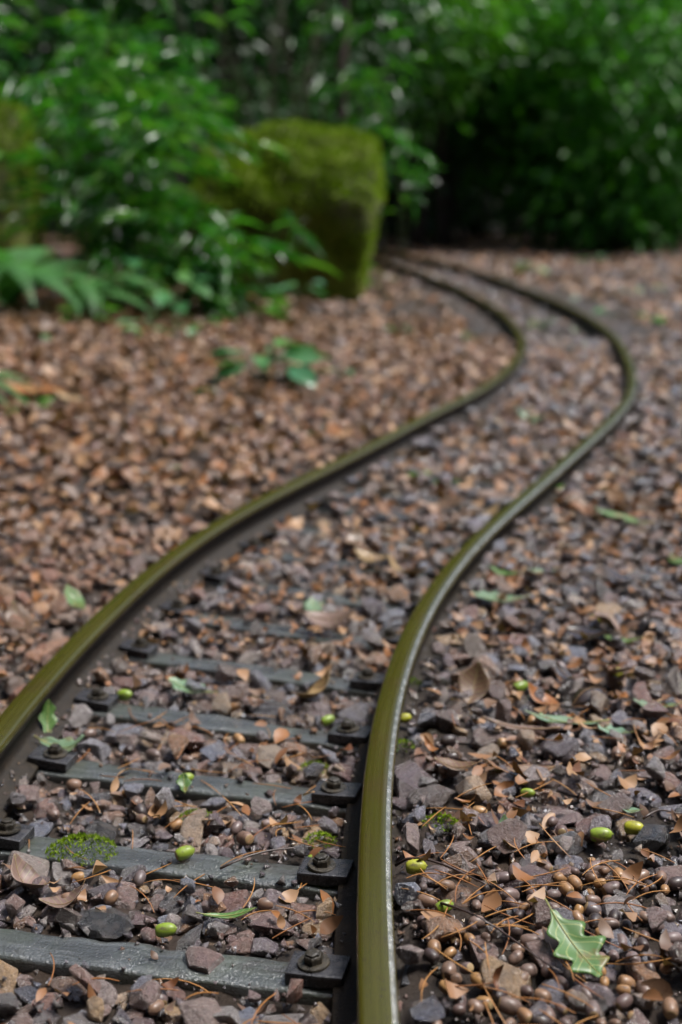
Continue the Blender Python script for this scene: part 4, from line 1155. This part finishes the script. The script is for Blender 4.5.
SH = [  # px, py, dist, rx px, rz px, depth, leaves, leaf, mat, label
    (640, 70, 17.0, 130, 120, 1.8, 6000, (0.13, 0.24), 'bush_leaf', 'big green shrub overhanging the right edge behind the bend'),
    (560, 40, 19.0, 110, 110, 1.8, 5500, (0.13, 0.24), 'bright_bush_leaf', 'lighter green shrub at the top beside the big overhanging one'),
    (620, 190, 16.2, 62, 52, 0.7, 2000, (0.13, 0.24), 'bush_leaf', 'low green shrub touching the ground behind the outer rail'),
    (572, 150, 17.6, 70, 70, 0.8, 3000, (0.12, 0.22), 'bush_leaf', 'rounded green shrub right of the black hollow'),
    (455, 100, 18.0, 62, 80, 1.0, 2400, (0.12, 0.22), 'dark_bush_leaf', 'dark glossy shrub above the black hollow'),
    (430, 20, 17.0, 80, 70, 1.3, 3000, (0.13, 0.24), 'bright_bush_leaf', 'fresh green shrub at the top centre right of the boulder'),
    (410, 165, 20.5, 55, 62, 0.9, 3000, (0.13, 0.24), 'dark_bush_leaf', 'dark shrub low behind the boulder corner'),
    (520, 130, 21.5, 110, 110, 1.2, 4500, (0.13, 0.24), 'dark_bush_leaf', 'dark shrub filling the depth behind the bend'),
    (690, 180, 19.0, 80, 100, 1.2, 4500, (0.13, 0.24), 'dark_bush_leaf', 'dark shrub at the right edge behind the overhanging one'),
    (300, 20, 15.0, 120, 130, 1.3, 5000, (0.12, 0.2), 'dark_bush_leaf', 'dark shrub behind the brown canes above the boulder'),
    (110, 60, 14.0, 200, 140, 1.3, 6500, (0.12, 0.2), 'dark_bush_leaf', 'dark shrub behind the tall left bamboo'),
    (180, 160, 12.5, 150, 60, 0.7, 3500, (0.1, 0.18), 'dark_bush_leaf', 'low dark shrub behind the left bamboo stems'),
]
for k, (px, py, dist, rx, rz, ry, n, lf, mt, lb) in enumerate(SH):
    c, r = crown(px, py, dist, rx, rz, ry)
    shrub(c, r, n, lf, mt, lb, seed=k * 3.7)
# added wooded bank: trees and undergrowth that read as one dark mass
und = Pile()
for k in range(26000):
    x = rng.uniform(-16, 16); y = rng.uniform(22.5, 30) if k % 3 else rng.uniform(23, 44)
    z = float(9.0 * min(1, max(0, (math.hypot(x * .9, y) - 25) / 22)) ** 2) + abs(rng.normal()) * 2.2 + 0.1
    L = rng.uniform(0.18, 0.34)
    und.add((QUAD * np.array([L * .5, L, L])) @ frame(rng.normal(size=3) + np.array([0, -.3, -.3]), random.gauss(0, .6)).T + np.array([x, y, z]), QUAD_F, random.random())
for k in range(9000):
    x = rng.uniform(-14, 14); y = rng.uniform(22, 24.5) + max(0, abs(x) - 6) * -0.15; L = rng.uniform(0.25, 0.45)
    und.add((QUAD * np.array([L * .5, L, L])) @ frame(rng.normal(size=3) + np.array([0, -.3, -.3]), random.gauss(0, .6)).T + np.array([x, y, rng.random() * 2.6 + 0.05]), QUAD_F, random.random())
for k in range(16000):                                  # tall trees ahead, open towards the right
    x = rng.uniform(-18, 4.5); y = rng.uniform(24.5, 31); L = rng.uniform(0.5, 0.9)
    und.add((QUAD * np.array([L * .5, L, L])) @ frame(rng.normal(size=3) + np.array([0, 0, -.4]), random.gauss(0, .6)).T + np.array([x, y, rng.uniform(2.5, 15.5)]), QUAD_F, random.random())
for k in range(42000):                                  # unseen wood added round the clearing to narrow the sky opening
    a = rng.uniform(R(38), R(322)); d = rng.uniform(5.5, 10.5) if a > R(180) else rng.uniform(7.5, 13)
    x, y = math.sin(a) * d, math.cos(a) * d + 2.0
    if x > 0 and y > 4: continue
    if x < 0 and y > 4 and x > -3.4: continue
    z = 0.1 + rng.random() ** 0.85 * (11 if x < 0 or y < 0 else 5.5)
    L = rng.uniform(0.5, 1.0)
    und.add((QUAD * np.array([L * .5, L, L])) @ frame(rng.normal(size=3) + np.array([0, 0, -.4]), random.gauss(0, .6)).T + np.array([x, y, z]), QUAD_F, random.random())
tag(und.build('undergrowth', M['undergrowth']), 'dark undergrowth behind the shrubs on an added bank, with unseen added wood around', 'undergrowth', kind='stuff')

# dry canes and a slender trunk above the boulder
def canes(px, py, dist, n, h, lb):
    c = above(px, py, dist); zg = float(height([(c.x, c.y)])[0]); root = empty('dry_cane_clump', (c.x, c.y, zg))
    for k in range(n):
        bx, by = random.gauss(0, .32), random.gauss(0, .25); dx = random.gauss(0, .12); hh = h * random.uniform(.6, 1.1)
        V, F = tube([Vector((bx + dx * t * t * hh, by, hh * t - 0.05)) for t in np.linspace(0, 1, 6)], [0.010 * (1 - .5 * i / 5) for i in range(6)], 5)
        mesh('cane', V, F, M['cane_dry'], root, True)
    tag(root, lb, 'canes')
canes(275, 150, 10.6, 26, 2.6, 'clump of dry brown canes rising behind the square boulder')
canes(130, 200, 9.2, 14, 1.2, 'short dry canes in the gap between bamboo and left boulder')
c = above(338, 200, 11.5); zg = float(height([(c.x, c.y)])[0])
tr = empty('slender_tree', (c.x, c.y, zg))
V, F = tube([Vector((0.06 * math.sin(2 * t), 0, 5.2 * t - .05)) for t in np.linspace(0, 1, 12)], [0.055 * (1 - .6 * i / 11) for i in range(12)], 10)
mesh('trunk', V, F, M['bark'], tr, True)
pl = Pile()
for k in range(2600):
    u = rng.normal(size=3); u /= np.linalg.norm(u); q = random.random() ** .5
    pos = np.array([u[0] * 1.1 * q, u[1] * 1.0 * q, 4.7 + u[2] * 1.1 * q]); L = random.uniform(.08, .14)
    pl.add((OVAL * np.array([L * .5, L, L])) @ frame(rng.normal(size=3) + np.array([0, 0, -.4]), 0).T + pos, OVAL_F, random.random())
tag(pl.build('crown', M['bush_leaf'], tr), kind='stuff')
tag(tr, 'slender brown tree trunk behind the right end of the boulder', 'tree')
